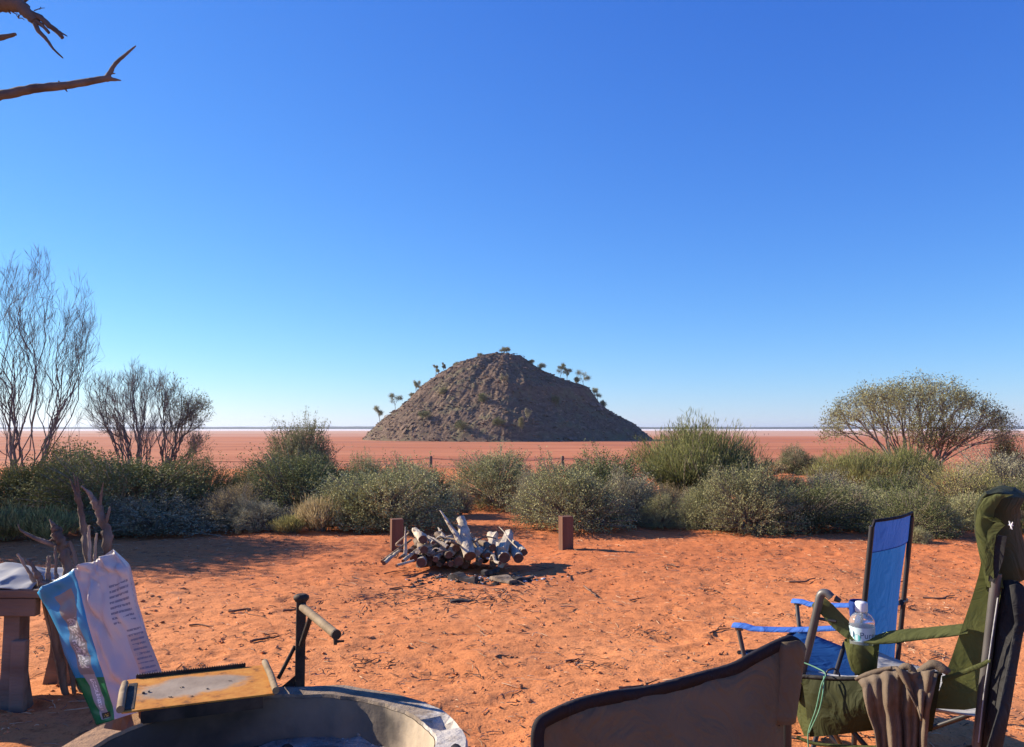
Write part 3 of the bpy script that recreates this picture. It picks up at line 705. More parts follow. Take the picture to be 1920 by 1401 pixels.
HT = [(712, 757, 794, 22, 'lowest thin tree on the left slope of the hill'), (741, 739, 774, 24, 'second tree from the bottom on the left slope of the hill'),
 (780, 714, 742, 18, 'round tree midway up the left slope of the hill'), (817, 685, 712, 13, 'larger of two small trees high on the left slope of the hill'),
 (833, 682, 706, 8, 'smaller of two small trees high on the left slope of the hill'), (945, 652, 672, 21, 'tree standing on the very top of the hill'),
 (1050, 684, 716, 20, 'left tree of the open pair on the right shoulder of the hill'), (1063, 690, 716, 16, 'right tree of the open pair on the right shoulder of the hill'),
 (1094, 698, 724, 27, 'dense rounded tree on the right shoulder of the hill'), (1121, 730, 750, 20, 'flat topped small tree on the right slope of the hill')]
for i, h in enumerate(HT): hill_tree(*h, 0, i)
HS = [(1013, 682, 696, 18, 'green shrub on the right skyline just below the hilltop'), (996, 676, 692, 14, 'dark shrub on the right skyline just below the hilltop'),
 (900, 662, 672, 14, 'shrub on the left skyline just below the hilltop'), (856, 680, 694, 16, 'shrub on the left skyline high on the hill'), (775, 738, 752, 16, 'shrub low beside the round tree of the left slope'),
 (1131, 752, 764, 12, 'shrub below the flat topped tree on the right slope'), (1080, 708, 720, 12, 'shrub between the pair and the dense tree on the hill')]
for i, h in enumerate(HS): hill_tree(*h, 1, 20 + i)
FS = [(990, 766, 795, 14, 'pale small tree low on the dark face of the hill', 0, 'greybush'), (979, 780, 812, 13, 'dark shrub standing below the pale tree on the hill face', 1, 'hilltree'), (936, 782, 800, 24, 'green shrub low on the middle of the hill face', 1, 'darkbush'),
 (862, 790, 812, 30, 'dark shrub near the foot of the hill face', 1, 'darkbush'), (905, 735, 755, 18, 'shrub in the middle of the hill face', 1, 'darkbush'), (798, 768, 785, 26, 'shrub on the left of the hill face', 1, 'darkbush'),
 (945, 700, 722, 16, 'tree high on the hill face below the top', 0, 'greybush'), (830, 725, 742, 20, 'shrub on the upper left of the hill face', 1, 'hilltree'), (1040, 740, 758, 18, 'shrub on the shaded right of the hill face', 1, 'darkbush')]
for i, (a, b_, c, d, e, k, mm) in enumerate(FS): hill_tree(a, b_, c, d, e, k, 40 + i, -20.0, mm)

# dead tree whose branches reach in at the upper left; its trunk stands outside the frame
def dead_tree():
    b = A(-4.6, 1.4, 0); t = thing('dead_tree', 'dead tree reaching bare branches into the upper left corner', 'tree', b)
    tr = MB(); tr.tube(curve([A(-4.6, 1.4, -.05), A(-4.5, 1.5, .9), A(-4.2, 1.7, 1.9), A(-3.75, 2.1, 2.7), A(-3.3, 2.5, 3.3), A(-3.0, 2.8, 4.1), A(-2.7, 2.7, 5.2)], 5), list(np.linspace(.21, .07, 31)), 12, rough=.06, seed=3)
    part('trunk', tr, MT['deadbranch'], t)
    Y = 3.3
    P = lambda px, py, dy=0: pix(px, py, Y + dy)
    def br(pts, r0, r1, seed, stubs=()):
        m = MB(); c = curve(pts, 5); m.tube(c, list(np.linspace(r0, r1, len(c))), 9, rough=.13, seed=seed)
        for s in stubs: m.tube(curve(s[0], 4), list(np.linspace(s[1], s[2], 4 * (len(s[0]) - 1) + 1)), 7, rough=.15, seed=seed + 1)
        part('branch', m, MT['deadbranch'], t)
    br([A(-3.75, 2.1, 2.7), P(-140, 190, -.05), P(0, 179), P(60, 167), P(115, 161), P(160, 155), P(200, 147), P(208, 143)], .024, .0115, 5,
       [([P(200, 147), P(207, 135), P(217, 119), P(234, 104), P(250, 90), P(255, 86)], .012, .002), ([P(200, 148), P(213, 149), P(227, 151)], .013, .002), ([P(110, 160), P(111, 155), P(110, 152)], .006, .003), ([P(207, 138), P(216, 138)], .005, .002), ([P(123, 168), P(126, 172)], .004, .002)])
    br([A(-3.3, 2.5, 3.3), P(-60, -50, .1), P(-20, -5), P(10, 6), P(35, 10), P(50, 23), P(66, 40)], .055, .018, 9,
       [([P(50, 23), P(62, 38), P(72, 58), P(88, 75), P(100, 92), P(118, 109)], .014, .0025), ([P(55, 25), P(75, 33), P(92, 48), P(108, 60), P(117, 71)], .015, .008), ([P(100, 53), P(112, 60), P(126, 68)], .007, .002), ([P(62, 36), P(78, 47), P(92, 62)], .010, .006), ([P(35, 5), P(48, 1), P(60, -8)], .008, .004), ([P(10, 15), P(17, 22), P(20, 26)], .007, .002)])
    br([A(-3.75, 2.1, 2.7), P(-120, 90), P(-40, 78), P(5, 70), P(30, 64)], .03, .006, 13)
    br([A(-3.0, 2.8, 4.1), A(-2.6, 3.2, 4.5), A(-2.4, 3.5, 4.9)], .06, .02, 15)
    for i, (a, c) in enumerate([((64, 20), (84, 15)), ((74, 18), (76, 13)), ((22, 22), (34, 34)), ((34, 34), (46, 38)), ((34, 34), (40, 20)), ((34, 34), (31, 25))]):
        tw = MB(); tw.tube([P(*a), (P(*a) + P(*c)) / 2 + A(.004, 0, .004), P(*c)], [.0028, .002, .001], 4); part('twig', tw, MT['deadbranch'], t)
dead_tree()

# ------------------------------------------------------------------ distant fence and figures
MT['fencewood'] = mat('fence_post_wood', (.10, .08, .07), (.16, .13, .11), 6, .9)
def fence():
    Y = 36.0; pts = []
    for px in (315, 562, 808, 1055, 1302):
        g = pix(px, 856, Y); g[2] = float(gz(g[0], Y)); pts.append(g)
    t = thing('rope_fence', 'low post and rope fence beyond the shrubs', 'fence', pts[2])
    for g in pts:
        top = pix(808, 855, Y)[2]; m = MB(); m.tube([g + A(0, 0, -.2), A(g[0], g[1], top - .05), A(g[0], g[1], top)], [.07, .065, .05], 9); part('post', m, MT['fencewood'], t)
    for a, b in zip(pts, pts[1:]):
        zt = pix(808, 859, Y)[2]; m = MB(); m.tube([A(a[0] + (b[0] - a[0]) * s, Y, zt - .16 * (1 - (2 * s - 1) ** 2)) for s in np.linspace(0, 1, 13)], .011, 6); part('rope', m, MT['fencewood'], t)
fence()
MT['figure'] = mat('dark_steel', (.035, .028, .026), (.06, .05, .045), 8, .7)
def figure(px, py, label, rot):
    g = gnd(px, py, LAKE); J = [(0, 0, .95), (0, 0, 1.2), (0, 0, 1.42), (0, 0, 1.53), (0, .01, 1.64), (.09, 0, .88), (.10, .02, .48), (.10, 0, .06), (.11, -.12, .03),
        (-.09, 0, .88), (-.10, .02, .48), (-.10, 0, .06), (-.11, -.12, .03), (.17, 0, 1.40), (.22, .01, 1.12), (.23, -.03, .85), (-.17, 0, 1.40), (-.22, .01, 1.12), (-.23, -.03, .85)]
    Rr = [.12, .11, .13, .055, .095, .085, .055, .04, .04, .085, .055, .04, .04, .055, .042, .032, .055, .042, .032]
    E = [(0, 1), (1, 2), (2, 3), (3, 4), (0, 5), (5, 6), (6, 7), (7, 8), (0, 9), (9, 10), (10, 11), (11, 12), (2, 13), (13, 14), (14, 15), (2, 16), (16, 17), (17, 18)]
    me = bpy.data.meshes.new('figure'); me.from_pydata(J, E, []); o = link('standing_figure', me, MT['figure'])
    o.location = tuple(g); o.rotation_euler[2] = rot; s = o.modifiers.new('skin', 'SKIN')
    for i, r in enumerate(Rr): me.skin_vertices[0].data[i].radius = (r, r * .85)
    me.skin_vertices[0].data[0].use_root = True
    sb = o.modifiers.new('sub', 'SUBSURF'); sb.levels = sb.render_levels = 1
    setp(o, label, 'figure', 'dark figures standing on the lake bed')
figure(1415, 841, 'nearest dark standing figure on the lake bed, left of the round shrub', .4)
figure(1433, 816.5, 'left of two tiny far figures on the lake bed', 0)
figure(1441, 816, 'right of two tiny far figures on the lake bed', 1)

# ------------------------------------------------------------------ timber posts and woodpile
MT['post'] = mat('post_timber', (.110, .054, .036), (.19, .095, .064), 9, .85, bump=.5, bscale=40, stretch=(1, 1, .12), lo=.3, hi=.7)
def timber_post(px, pyb, pyt, wpx, label):
    g = gnd(px, pyb); Y = g[1]; w = wpx / FPX * Y; top = pix(px, pyt, Y)[2]
    me = MB(); me.box((0, 0, (top - .25) / 2), (w, w, top + .25), (A(math.cos(.30), math.sin(.30), 0), A(-math.sin(.30), math.cos(.30), 0), A(0, 0, 1)))
    o = link('timber_post', me.mesh('timber_post'), MT['post']); o.location = (g[0], Y + w / 2, 0); mods(o, bevel=.006)
    setp(o, label, 'post', 'square timber posts')
timber_post(742, 1034, 974, 22, 'square brown timber post left of the woodpile')
timber_post(1062, 1031, 969, 22, 'square brown timber post right of the woodpile')
MT['logpale'] = mat('weathered_log', (.30, .25, .19), (.58, .50, .39), 9, .9, bump=1, bscale=26, stretch=(1.6, .35, 1.6), bdist=.012, island=.12)
MT['logdark'] = mat('dark_log_bark', (.12, .085, .06), (.24, .185, .14), 14, .9, bump=.9, bscale=40, bdist=.012)
MT['cut'] = mat('sawn_wood', (.105, .052, .036), (.165, .085, .058), 22, .85, bump=.3, bscale=90)
LOGS = [ # front px,py,Y  back px,py,Y  radius px  pale?  label
 ((790, 1055, 7.95), (800, 1036, 8.75), 9.8, 1, 'log with the roundest cut end at the lower left of the pile', 1),
 ((795, 1031, 8.05), (780, 1014, 8.7), 8.5, 0, 'log with a brown cut end above the lowest round one'),
 ((793, 1012, 8.15), (778, 994, 8.7), 9.0, 1, 'pale knobbly log on the top left of the pile'),
 ((817, 1049, 7.95), (832, 1032, 8.5), 6.0, 1, 'slim hollow log beside the lowest round cut end'),
 ((842, 1041, 8.0), (824, 1028, 8.6), 7.5, 0, 'slim log with a ringed cut end in the middle of the pile'),
 ((845, 1058, 7.95), (838, 1041, 8.6), 6.0, 0, 'small dark log at the bottom centre of the pile'),
 ((855, 1028, 8.1), (842, 1012, 8.7), 8.0, 0, 'dark log left of the leaning thick log'),
 ((881, 1043, 7.95), (863, 971, 8.35), 13.5, 1, 'thick pale log leaning up at the centre of the pile'),
 ((946, 1046, 7.95), (920, 1003, 8.75), 12.0, 1, 'thick log with a big dark cut end on the right of the pile'),
 ((924, 1027, 8.05), (890, 1012, 8.5), 8.0, 0, 'medium log lying across behind the thick right log'),
 ((972, 1047, 8.0), (955, 1014, 8.75), 10.5, 1, 'rightmost log of the pile'),
 ((860, 1053, 7.98), (868, 1034, 8.7), 9.5, 0, 'dark log beneath the leaning thick log'),
 ((902, 1052, 7.95), (889, 1040, 8.3), 4.5, 1, 'short pale stub between the two thick logs'),
 ((937, 1056, 7.75), (914, 1047, 7.95), 3.6, 1, 'bent pale stick in front of the thick right log'),
 ((716, 1053, 7.95), (771, 1012, 8.4), 3.2, 0, 'long thin dark pole sloping down at the left end of the pile'),
 ((720, 1056, 7.85), (748, 1033, 8.15), 4.6, 1, 'short pale pole under the thin dark pole'),
 ((756, 1052, 7.9), (784, 1029, 8.2), 3.8, 1, 'pale stick sloping down left of the roundest cut end'),
 ((744, 1061, 7.75), (776, 1051, 7.95), 3.4, 1, 'pale stick lying flat on the sand at the left end of the pile'),
 ((760, 1042, 8.05), (760, 988, 8.12), 4.2, 1, 'white upright stick at the left of the pile'),
 ((839, 1027, 8.1), (802, 1004, 8.3), 5.5, 1, 'white branch lying across the top of the pile'),
 ((840, 1020, 8.25), (821, 989, 8.45), 6.0, 1, 'white round pole poking up left of the long pointed one'),
 ((872, 1028, 8.05), (825, 957, 8.3), 6.8, 1, 'long pointed white branch, highest of the pile'),
 ((838, 1018, 8.3), (818, 1002, 8.5), 8.0, 0, 'reddish short log behind the white poles'),
 ((982, 1036, 8.1), (958, 1013, 8.7), 8.0, 1, 'white log lying behind the rightmost log'),
 ((914, 1043, 8.0), (885, 1014, 8.4), 7.5, 0, 'dark log leaning right of the thick leaning log'),
 ((776, 1047, 8.1), (800, 1040, 8.7), 8.5, 0, 'dark log buried at the left of the pile'),
 ((830, 1036, 8.2), (815, 1022, 8.8), 8.0, 0, 'dark log deep in the middle left of the pile'),
 ((806, 1046, 8.15), (815, 1030, 8.8), 7.5, 0, 'dark log behind the slim hollow log'),
 ((872, 1060, 8.1), (880, 1045, 8.8), 8.0, 0, 'dark log at the very bottom under the thick leaning log'),
 ((768, 1033, 8.15), (785, 1020, 8.6), 5.0, 0, 'dark pole under the pale knobbly log'),
 ((925, 1058, 8.1), (935, 1046, 8.6), 6.5, 0, 'small dark log at the bottom left of the thick right log'),
 ((750, 1046, 7.95), (775, 1024, 8.3), 3.0, 0, 'thin brown stick sloping beside the thin dark pole'),
 ((812, 1018, 8.1), (796, 1003, 8.35), 4.0, 1, 'thin pale stick over the pale knobbly log'),
 ((888, 1008, 8.15), (898, 1030, 8.1), 4.0, 1, 'short pale splinter right of the thick leaning log'),
 ((908, 1048, 8.25), (900, 1030, 8.8), 10., 0, 'dark log at the back between the thick logs'),
]
for i, L_ in enumerate(LOGS):
    (fx, fy, fY), (bx, by, bY), rp, pale, lab = L_[:5]
    a = pix(fx, fy, fY); b = pix(bx, by, bY); r = rp / FPX * fY * .92; rg2 = np.random.default_rng(300 + i)
    ax = nrm(b - a); a[2] = max(a[2], r * .75); 
    n = 9; P = []
    for k in range(n):
        t_ = k / (n - 1); P.append(a + (b - a) * t_ + (rg2.normal(size=3) * r * .10 if 0 < k < n - 1 else 0))
    if lab.startswith('bent'): P[4] = P[4] + A(0, 0, .05); P[5] = P[5] + A(0, 0, .04)
    tip = .18 if ('pointed' in lab or 'upright' in lab or 'across the top' in lab) else (.80 if not 'leaning' in lab else .62)
    R = [r * (1 - (1 - tip) * (k / (n - 1)) ** 1.4) * rg2.uniform(.97, 1.03) for k in range(n)]
    m = MB(); m.tube(P, R, 16, cap=True, rough=.13 if pale else .07, seed=i, flat=rg2.uniform(.78, 1.0))
    if 'knobbly' in lab or 'pointed' in lab or 'thick pale' in lab:
        for kk in (3, 5, 6): 
            d = nrm(rg2.normal(size=3) + A(-.6, -.3, .6)); m.tube([P[kk], P[kk] + d * r * 1.05, P[kk] + d * r * 1.5], [r * .35, r * .28, r * .12], 8, rough=.15, seed=kk)
    o = solo('log', m, MT['logpale' if pale else 'logdark'], lab, 'log', 'firewood logs in the pile', tuple(a))
    e = MB(); T = nrm(P[0] - P[1]); e.tube([P[0] - T * .002, P[0] + T * .004], [R[0] * .93, R[0] * .93], 14); part('cut_end', e, MT['cut'], o)
rgs = np.random.default_rng(91)
for i in range(16):                       # loose thin sticks over and beside the pile
    px = rgs.uniform(745, 965); py = rgs.uniform(1004, 1050); Y = rgs.uniform(7.95, 8.3); c0 = pix(px, py, Y); c0[2] = max(c0[2], .04)
    d = nrm(A(rgs.normal(), rgs.normal() * .5, rgs.normal() * .10)); ln = rgs.uniform(.12, .26); a, b = c0 - d * ln, c0 + d * ln
    a[2] = max(a[2], .015); b[2] = max(b[2], .015); k = rgs.normal(size=3) * .03; r = rgs.uniform(.007, .016)
    m = MB(); cv = curve([a, a + (b - a) * .4 + k, a + (b - a) * .7 - k * .4, b], 4); m.tube(cv, list(np.linspace(r, r * .5, len(cv))), 8, rough=.2, seed=i)
    if i % 2: m.tube([cv[6], cv[6] + nrm(d + rgs.normal(size=3)) * .06], [r * .6, r * .2], 6)
    solo('stick', m, MT['logpale' if i % 3 else 'logdark'], 'thin crooked stick tucked into the woodpile', 'stick', 'thin sticks in the woodpile', tuple(a))
for i in range(16):                       # split billets packed into the pile
    row = i // 8; px = 782 + 23 * (i % 8) + rgs.uniform(-6, 6); py = (1056 if row == 0 else 1036) + rgs.uniform(-4, 4); Y = 8.02 + rgs.uniform(0, .15)
    a = pix(px, py, Y); r = rgs.uniform(.036, .052); a[2] = max(a[2], r * .8); b = a + nrm(A(rgs.normal() * .35, 1, rgs.normal() * .10 + .08)) * rgs.uniform(.45, .62)
    m = MB(); P = [a, a + (b - a) * .35 + rgs.normal(size=3) * .008, a + (b - a) * .7 + rgs.normal(size=3) * .008, b]; m.tube(P, [r, r * 1.05, r, r * .85], 5, rough=.18, seed=i + 7); m.sm = [False] * len(m.sm)
    solo('split_log', m, MT['logpale' if rgs.random() < .65 else 'logdark'], 'rough split log, %s from the left in the %s row of the woodpile' % (('first', 'second', 'third', 'fourth', 'fifth', 'sixth', 'seventh', 'eighth')[i % 8], 'bottom' if row == 0 else 'middle'), 'log', 'split logs packed in the woodpile', tuple(a))
# burnt boards and ash in front of the pile
def board(px0, py0, px1, py1, w, th, m, label):
    a = gnd(px0, py0); b = gnd(px1, py1); x = nrm(b - a); y = nrm(np.cross(A(0, 0, 1), x)); c = (a + b) / 2
    mb = MB(); nseg = 7; G = []
    for i in range(nseg):
        t_ = i / (nseg - 1); p = a + (b - a) * t_; ww = w * (.8 + .35 * math.sin(3 * t_ + 1)) / 2
        hh = th * (.85 + .3 * math.sin(7 * t_))
        G.append([p + y * ww, p + y * ww * .9 + A(0, 0, hh), p - y * ww * .85 + A(0, 0, hh * .9), p - y * ww])
    mb.grid(G, sm=False); mb.add(G[0], [(0, 1, 2, 3)]); mb.add(G[-1], [(3, 2, 1, 0)])
    solo('board', mb, m, label, 'board', None, tuple(c))
board(846, 1086, 893, 1093, .10, .06, MT['charcoal'], 'charred board lying in the ash in front of the woodpile')
board(932, 1084, 962, 1094, .16, .03, MT['logdark'], 'flat split board beside the ash in front of the woodpile')
board(965, 1090, 1000, 1084, .05, .03, MT['charcoal'], 'thin charred stick right of the flat split board')
board(905, 1078, 935, 1072, .05, .04, MT['charcoal'], 'charred stick close under the pile')
board(844, 1131, 912, 1128, .05, .025, MT['charcoal'], 'charred twig lying alone in front of the ash')

# scattered small stuff on the sand
def scat(n, xr, yr, rg, dens=None):
    out = []
    while len(out) < n:
        x = rg.uniform(*xr); y = yr[0] * (yr[1] / yr[0]) ** rg.random()
        if abs(x) < .85 * y + .4: out.append((x, y, gsurf(x, y)))
    return np.array(out)
rs = np.random.default_rng(77)
V_, F_ = blobs(5200, lambda n: scat(n, (-8, 8), (3.2, 11.5), rs) + A(0, 0, -.001), lambda n: .004 + .016 * rs.random(n) ** 3, rs, .7)
setp(link('sand_clods', npmesh('sand_clods', V_, F_, False), MT['clod']), 'small clods of orange sand strewn over the camp', 'clods', kind='stuff')
def sticks(n, rg, lmin, lmax, w, P=None):
    P = scat(n, (-8, 8), (3.2, 11.5), rg) if P is None else P; n = len(P)
    a = rg.uniform(0, 2 * np.pi, n); D = np.stack([np.cos(a), np.sin(a), rg.normal(size=n) * .10], 1); Ln = lmin + (lmax - lmin) * rg.random(n) ** 2.5
    S = np.stack([-np.sin(a), np.cos(a), a * 0], 1); W = (w * rg.uniform(.5, 1.4, n))[:, None]; H = A(0, 0, 1)
    P = P + H * W; Q = P + D * Ln[:, None]; M_ = (P + Q) / 2 + S * (rg.normal(size=n) * .10 * Ln)[:, None] + H * W
    V = np.stack([P + S * W, P - S * W, P + H * W, M_ + S * W, M_ - S * W, M_ + H * W, Q + S * W * .4, Q - S * W * .4, Q + H * W * .4], 1).reshape(-1, 3)
    T = np.array([[0, 1, 4, 3], [1, 2, 5, 4], [2, 0, 3, 5], [3, 4, 7, 6], [4, 5, 8, 7], [5, 3, 6, 8]])
    return V, (T[None] + np.arange(n)[:, None, None] * 9).reshape(-1, 4)
CL = scat(45, (-6, 6), (3.3, 11), rs); CP = np.concatenate([c + rs.normal(size=(26, 3)) * A(.10, .07, 0) for c in CL]); CP = np.array([(x, y, gsurf(x, y)) for x, y, _ in CP])
V_, F_ = sticks(0, rs, .02, .09, .0034, np.concatenate([CP, scat(3000, (-8, 8), (3.2, 11.5), rs)])); setp(link('dark_litter', npmesh('dark_litter', V_, F_, False), MT['litterdark']), 'dark bits of twig and bark strewn on the sand', 'litter', kind='stuff')
V_, F_ = sticks(4200, rs, .02, .12, .0024); setp(link('straw_litter', npmesh('straw_litter', V_, F_, False), MT['litterpale']), 'pale straw bits strewn on the sand', 'litter', kind='stuff')
def near_pile(n, cx, cy, sx_, sy_):
    p = np.stack([rs.normal(cx, sx_, n), rs.normal(cy, sy_, n)], 1); return np.array([(x, y, gsurf(x, y)) for x, y in p])
g0 = gnd(905, 1085)
V_, F_ = blobs(240, lambda n: near_pile(n, g0[0], g0[1], .33, .14), lambda n: .008 + .03 * rs.random(n) ** 3, rs, .6)
setp(link('charcoal_bits', npmesh('charcoal_bits', V_, F_, False), MT['charcoal']), 'charcoal bits in front of the woodpile', 'charcoal', kind='stuff')
V_, F_ = blobs(160, lambda n: near_pile(n, g0[0] + .05, g0[1] + .03, .28, .10), lambda n: .006 + .018 * rs.random(n) ** 2, rs, .5)
setp(link('ash_bits', npmesh('ash_bits', V_, F_, False), MT['ashwhite']), 'grey ash crumbs in front of the woodpile', 'ash', kind='stuff')
g1 = gnd(850, 1120)
V_, F_ = sticks(260, rs, .04, .2, .004, near_pile(260, g1[0], g1[1], .5, .25)); setp(link('bark_litter', npmesh('bark_litter', V_, F_, False), MT['litterdark']), 'bark chips strewn in front of the woodpile', 'litter', kind='stuff')
TW = [(1095, 1095, 1118, 1120, .008), (730, 1104, 800, 1096, .006), (1085, 1075, 1110, 1068, .006), (1480, 1092, 1530, 1090, .010), (530, 1150, 565, 1147, .010), (430, 1152, 470, 1150, .012), (1330, 1188, 1370, 1180, .006),
      (1175, 1385, 1215, 1380, .008), (1010, 1070, 1040, 1066, .008), (660, 1085, 700, 1092, .006), (1180, 1125, 1210, 1119, .007), (355, 1175, 400, 1180, .007), (720, 1075, 760, 1070, .006), (1730, 1120, 1790, 1118, .009), (1250, 1060, 1280, 1063, .007),
      (460, 1150, 500, 1166, .004), (470, 1210, 500, 1205, .01), (1060, 1240, 1085, 1236, .008), (1160, 1292, 1215, 1284, .008), (930, 1240, 955, 1234, .006)]
for i, (a0, b0, a1, b1, r) in enumerate(TW):
    a = gnd(a0, b0); b = gnd(a1, b1); a[2] = gsurf(a[0], a[1]) + r; b[2] = gsurf(b[0], b[1]) + r; rg3 = np.random.default_rng(i)
    mid1 = a + (b - a) * .35 + A(*rg3.normal(size=2), 0) * .02; mid2 = a + (b - a) * .7 + A(*rg3.normal(size=2), 0) * .02
    m = MB(); c = curve([a, mid1, mid2, b], 3); m.tube(c, list(np.linspace(r, r * .45, len(c))), 6, rough=.2, seed=i)
    if i % 2 == 0: m.tube([mid2, mid2 + A(rg3.normal() * .05, rg3.normal() * .05, .02)], [r * .6, r * .25], 5)
    solo('twig', m, MT['litterdark'], 'small dry twig lying on the open orange sand', 'twig', 'dry twigs on the sand', tuple(a))


# ================================================================== foreground: fire pit
def mat_concrete():
    m = bpy.data.materials.new('sooty_concrete'); m.use_nodes = True; nt = m.node_tree; N = nt.nodes; L = nt.links.new
    b = N['Principled BSDF']; b.inputs['Roughness'].default_value = .95; b.inputs['Specular IOR Level'].default_value = .15
    tc = N.new('ShaderNodeTexCoord')
    def noise(s, d=5, r=.6):
        n = N.new('ShaderNodeTexNoise'); n.inputs['Scale'].default_value = s; n.inputs['Detail'].default_value = d; n.inputs['Roughness'].default_value = r
        L(tc.outputs['Object'], n.inputs['Vector']); return n.outputs[0]
    def ramp(f, cs):
        r = N.new('ShaderNodeValToRGB'); e = r.color_ramp.elements
        e[0].position = cs[0][0]; e[0].color = (*cs[0][1], 1); e[1].position = cs[-1][0]; e[1].color = (*cs[-1][1], 1)
        for p, c in cs[1:-1]:
            q = e.new(p); q.color = (*c, 1)
        L(f, r.inputs[0]); return r.outputs[0]
    c = ramp(noise(7, 6, .65), [(.30, (.13, .098, .072)), (.48, (.23, .18, .135)), (.64, (.31, .255, .20)), (.80, (.56, .52, .47))])
    sp = N.new('ShaderNodeSeparateXYZ'); L(tc.outputs['Object'], sp.inputs[0])
    def blend(f0, f1, amp, col, c, k):
        ma = N.new('ShaderNodeMath'); ma.operation = 'MULTIPLY_ADD'; ma.inputs[1].default_value = amp; L(noise(k, 6, .7), ma.inputs[0]); L(sp.outputs['X'], ma.inputs[2])
        mr = N.new('ShaderNodeMapRange'); mr.inputs['From Min'].default_value = f0; mr.inputs['From Max'].default_value = f1; L(ma.outputs[0], mr.inputs['Value'])
        x = N.new('ShaderNodeMix'); x.data_type = 'RGBA'; L(mr.outputs[0], x.inputs[0]); L(c, x.inputs[6]); x.inputs[7].default_value = (*col, 1); return x.outputs[2]
    c = blend(.86, 1.0, .9, (.50, .46, .41), c, 11)             # white ash spilt on the right of the rim
    c = blend(.10, -.20, .7, (.36, .22, .13), c, 5)            # rusty brown stain on the left of the rim
    L(c, b.inputs['Base Color'])
    bp = N.new('ShaderNodeBump'); bp.inputs['Strength'].default_value = .8; bp.inputs['Distance'].default_value = .012
    L(noise(26, 6, .7), bp.inputs['Height']); L(bp.outputs[0], b.inputs['Normal']); return m
MT['concrete'] = mat_concrete()
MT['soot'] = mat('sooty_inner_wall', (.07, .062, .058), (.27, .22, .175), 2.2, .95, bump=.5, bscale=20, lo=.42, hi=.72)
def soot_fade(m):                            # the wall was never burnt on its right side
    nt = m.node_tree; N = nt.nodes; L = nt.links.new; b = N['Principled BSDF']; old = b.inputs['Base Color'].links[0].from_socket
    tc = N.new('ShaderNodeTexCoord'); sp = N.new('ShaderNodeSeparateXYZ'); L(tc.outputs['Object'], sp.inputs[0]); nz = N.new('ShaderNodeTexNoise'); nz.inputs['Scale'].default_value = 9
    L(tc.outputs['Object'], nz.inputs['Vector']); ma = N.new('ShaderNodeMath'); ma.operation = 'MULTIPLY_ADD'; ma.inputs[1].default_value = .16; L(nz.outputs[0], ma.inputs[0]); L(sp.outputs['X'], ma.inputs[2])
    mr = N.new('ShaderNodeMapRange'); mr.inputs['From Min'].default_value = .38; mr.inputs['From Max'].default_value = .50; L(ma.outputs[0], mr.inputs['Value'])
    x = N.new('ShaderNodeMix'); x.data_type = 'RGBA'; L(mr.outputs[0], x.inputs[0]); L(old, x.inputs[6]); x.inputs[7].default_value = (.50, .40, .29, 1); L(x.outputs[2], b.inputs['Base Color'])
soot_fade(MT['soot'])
MT['ash'] = mat('grey_ash', (.12, .105, .092), (.40, .36, .32), 7, .95, bump=1, bscale=45, bdist=.02)
MT['blacksteel'] = mat('sooted_steel', (.028, .024, .022), (.075, .055, .045), 12, .7, metal=.3, bump=.3, bscale=60)
MT['rustarm'] = mat('weathered_pipe', (.15, .105, .062), (.29, .22, .14), 9, .75, bump=.3, bscale=50)
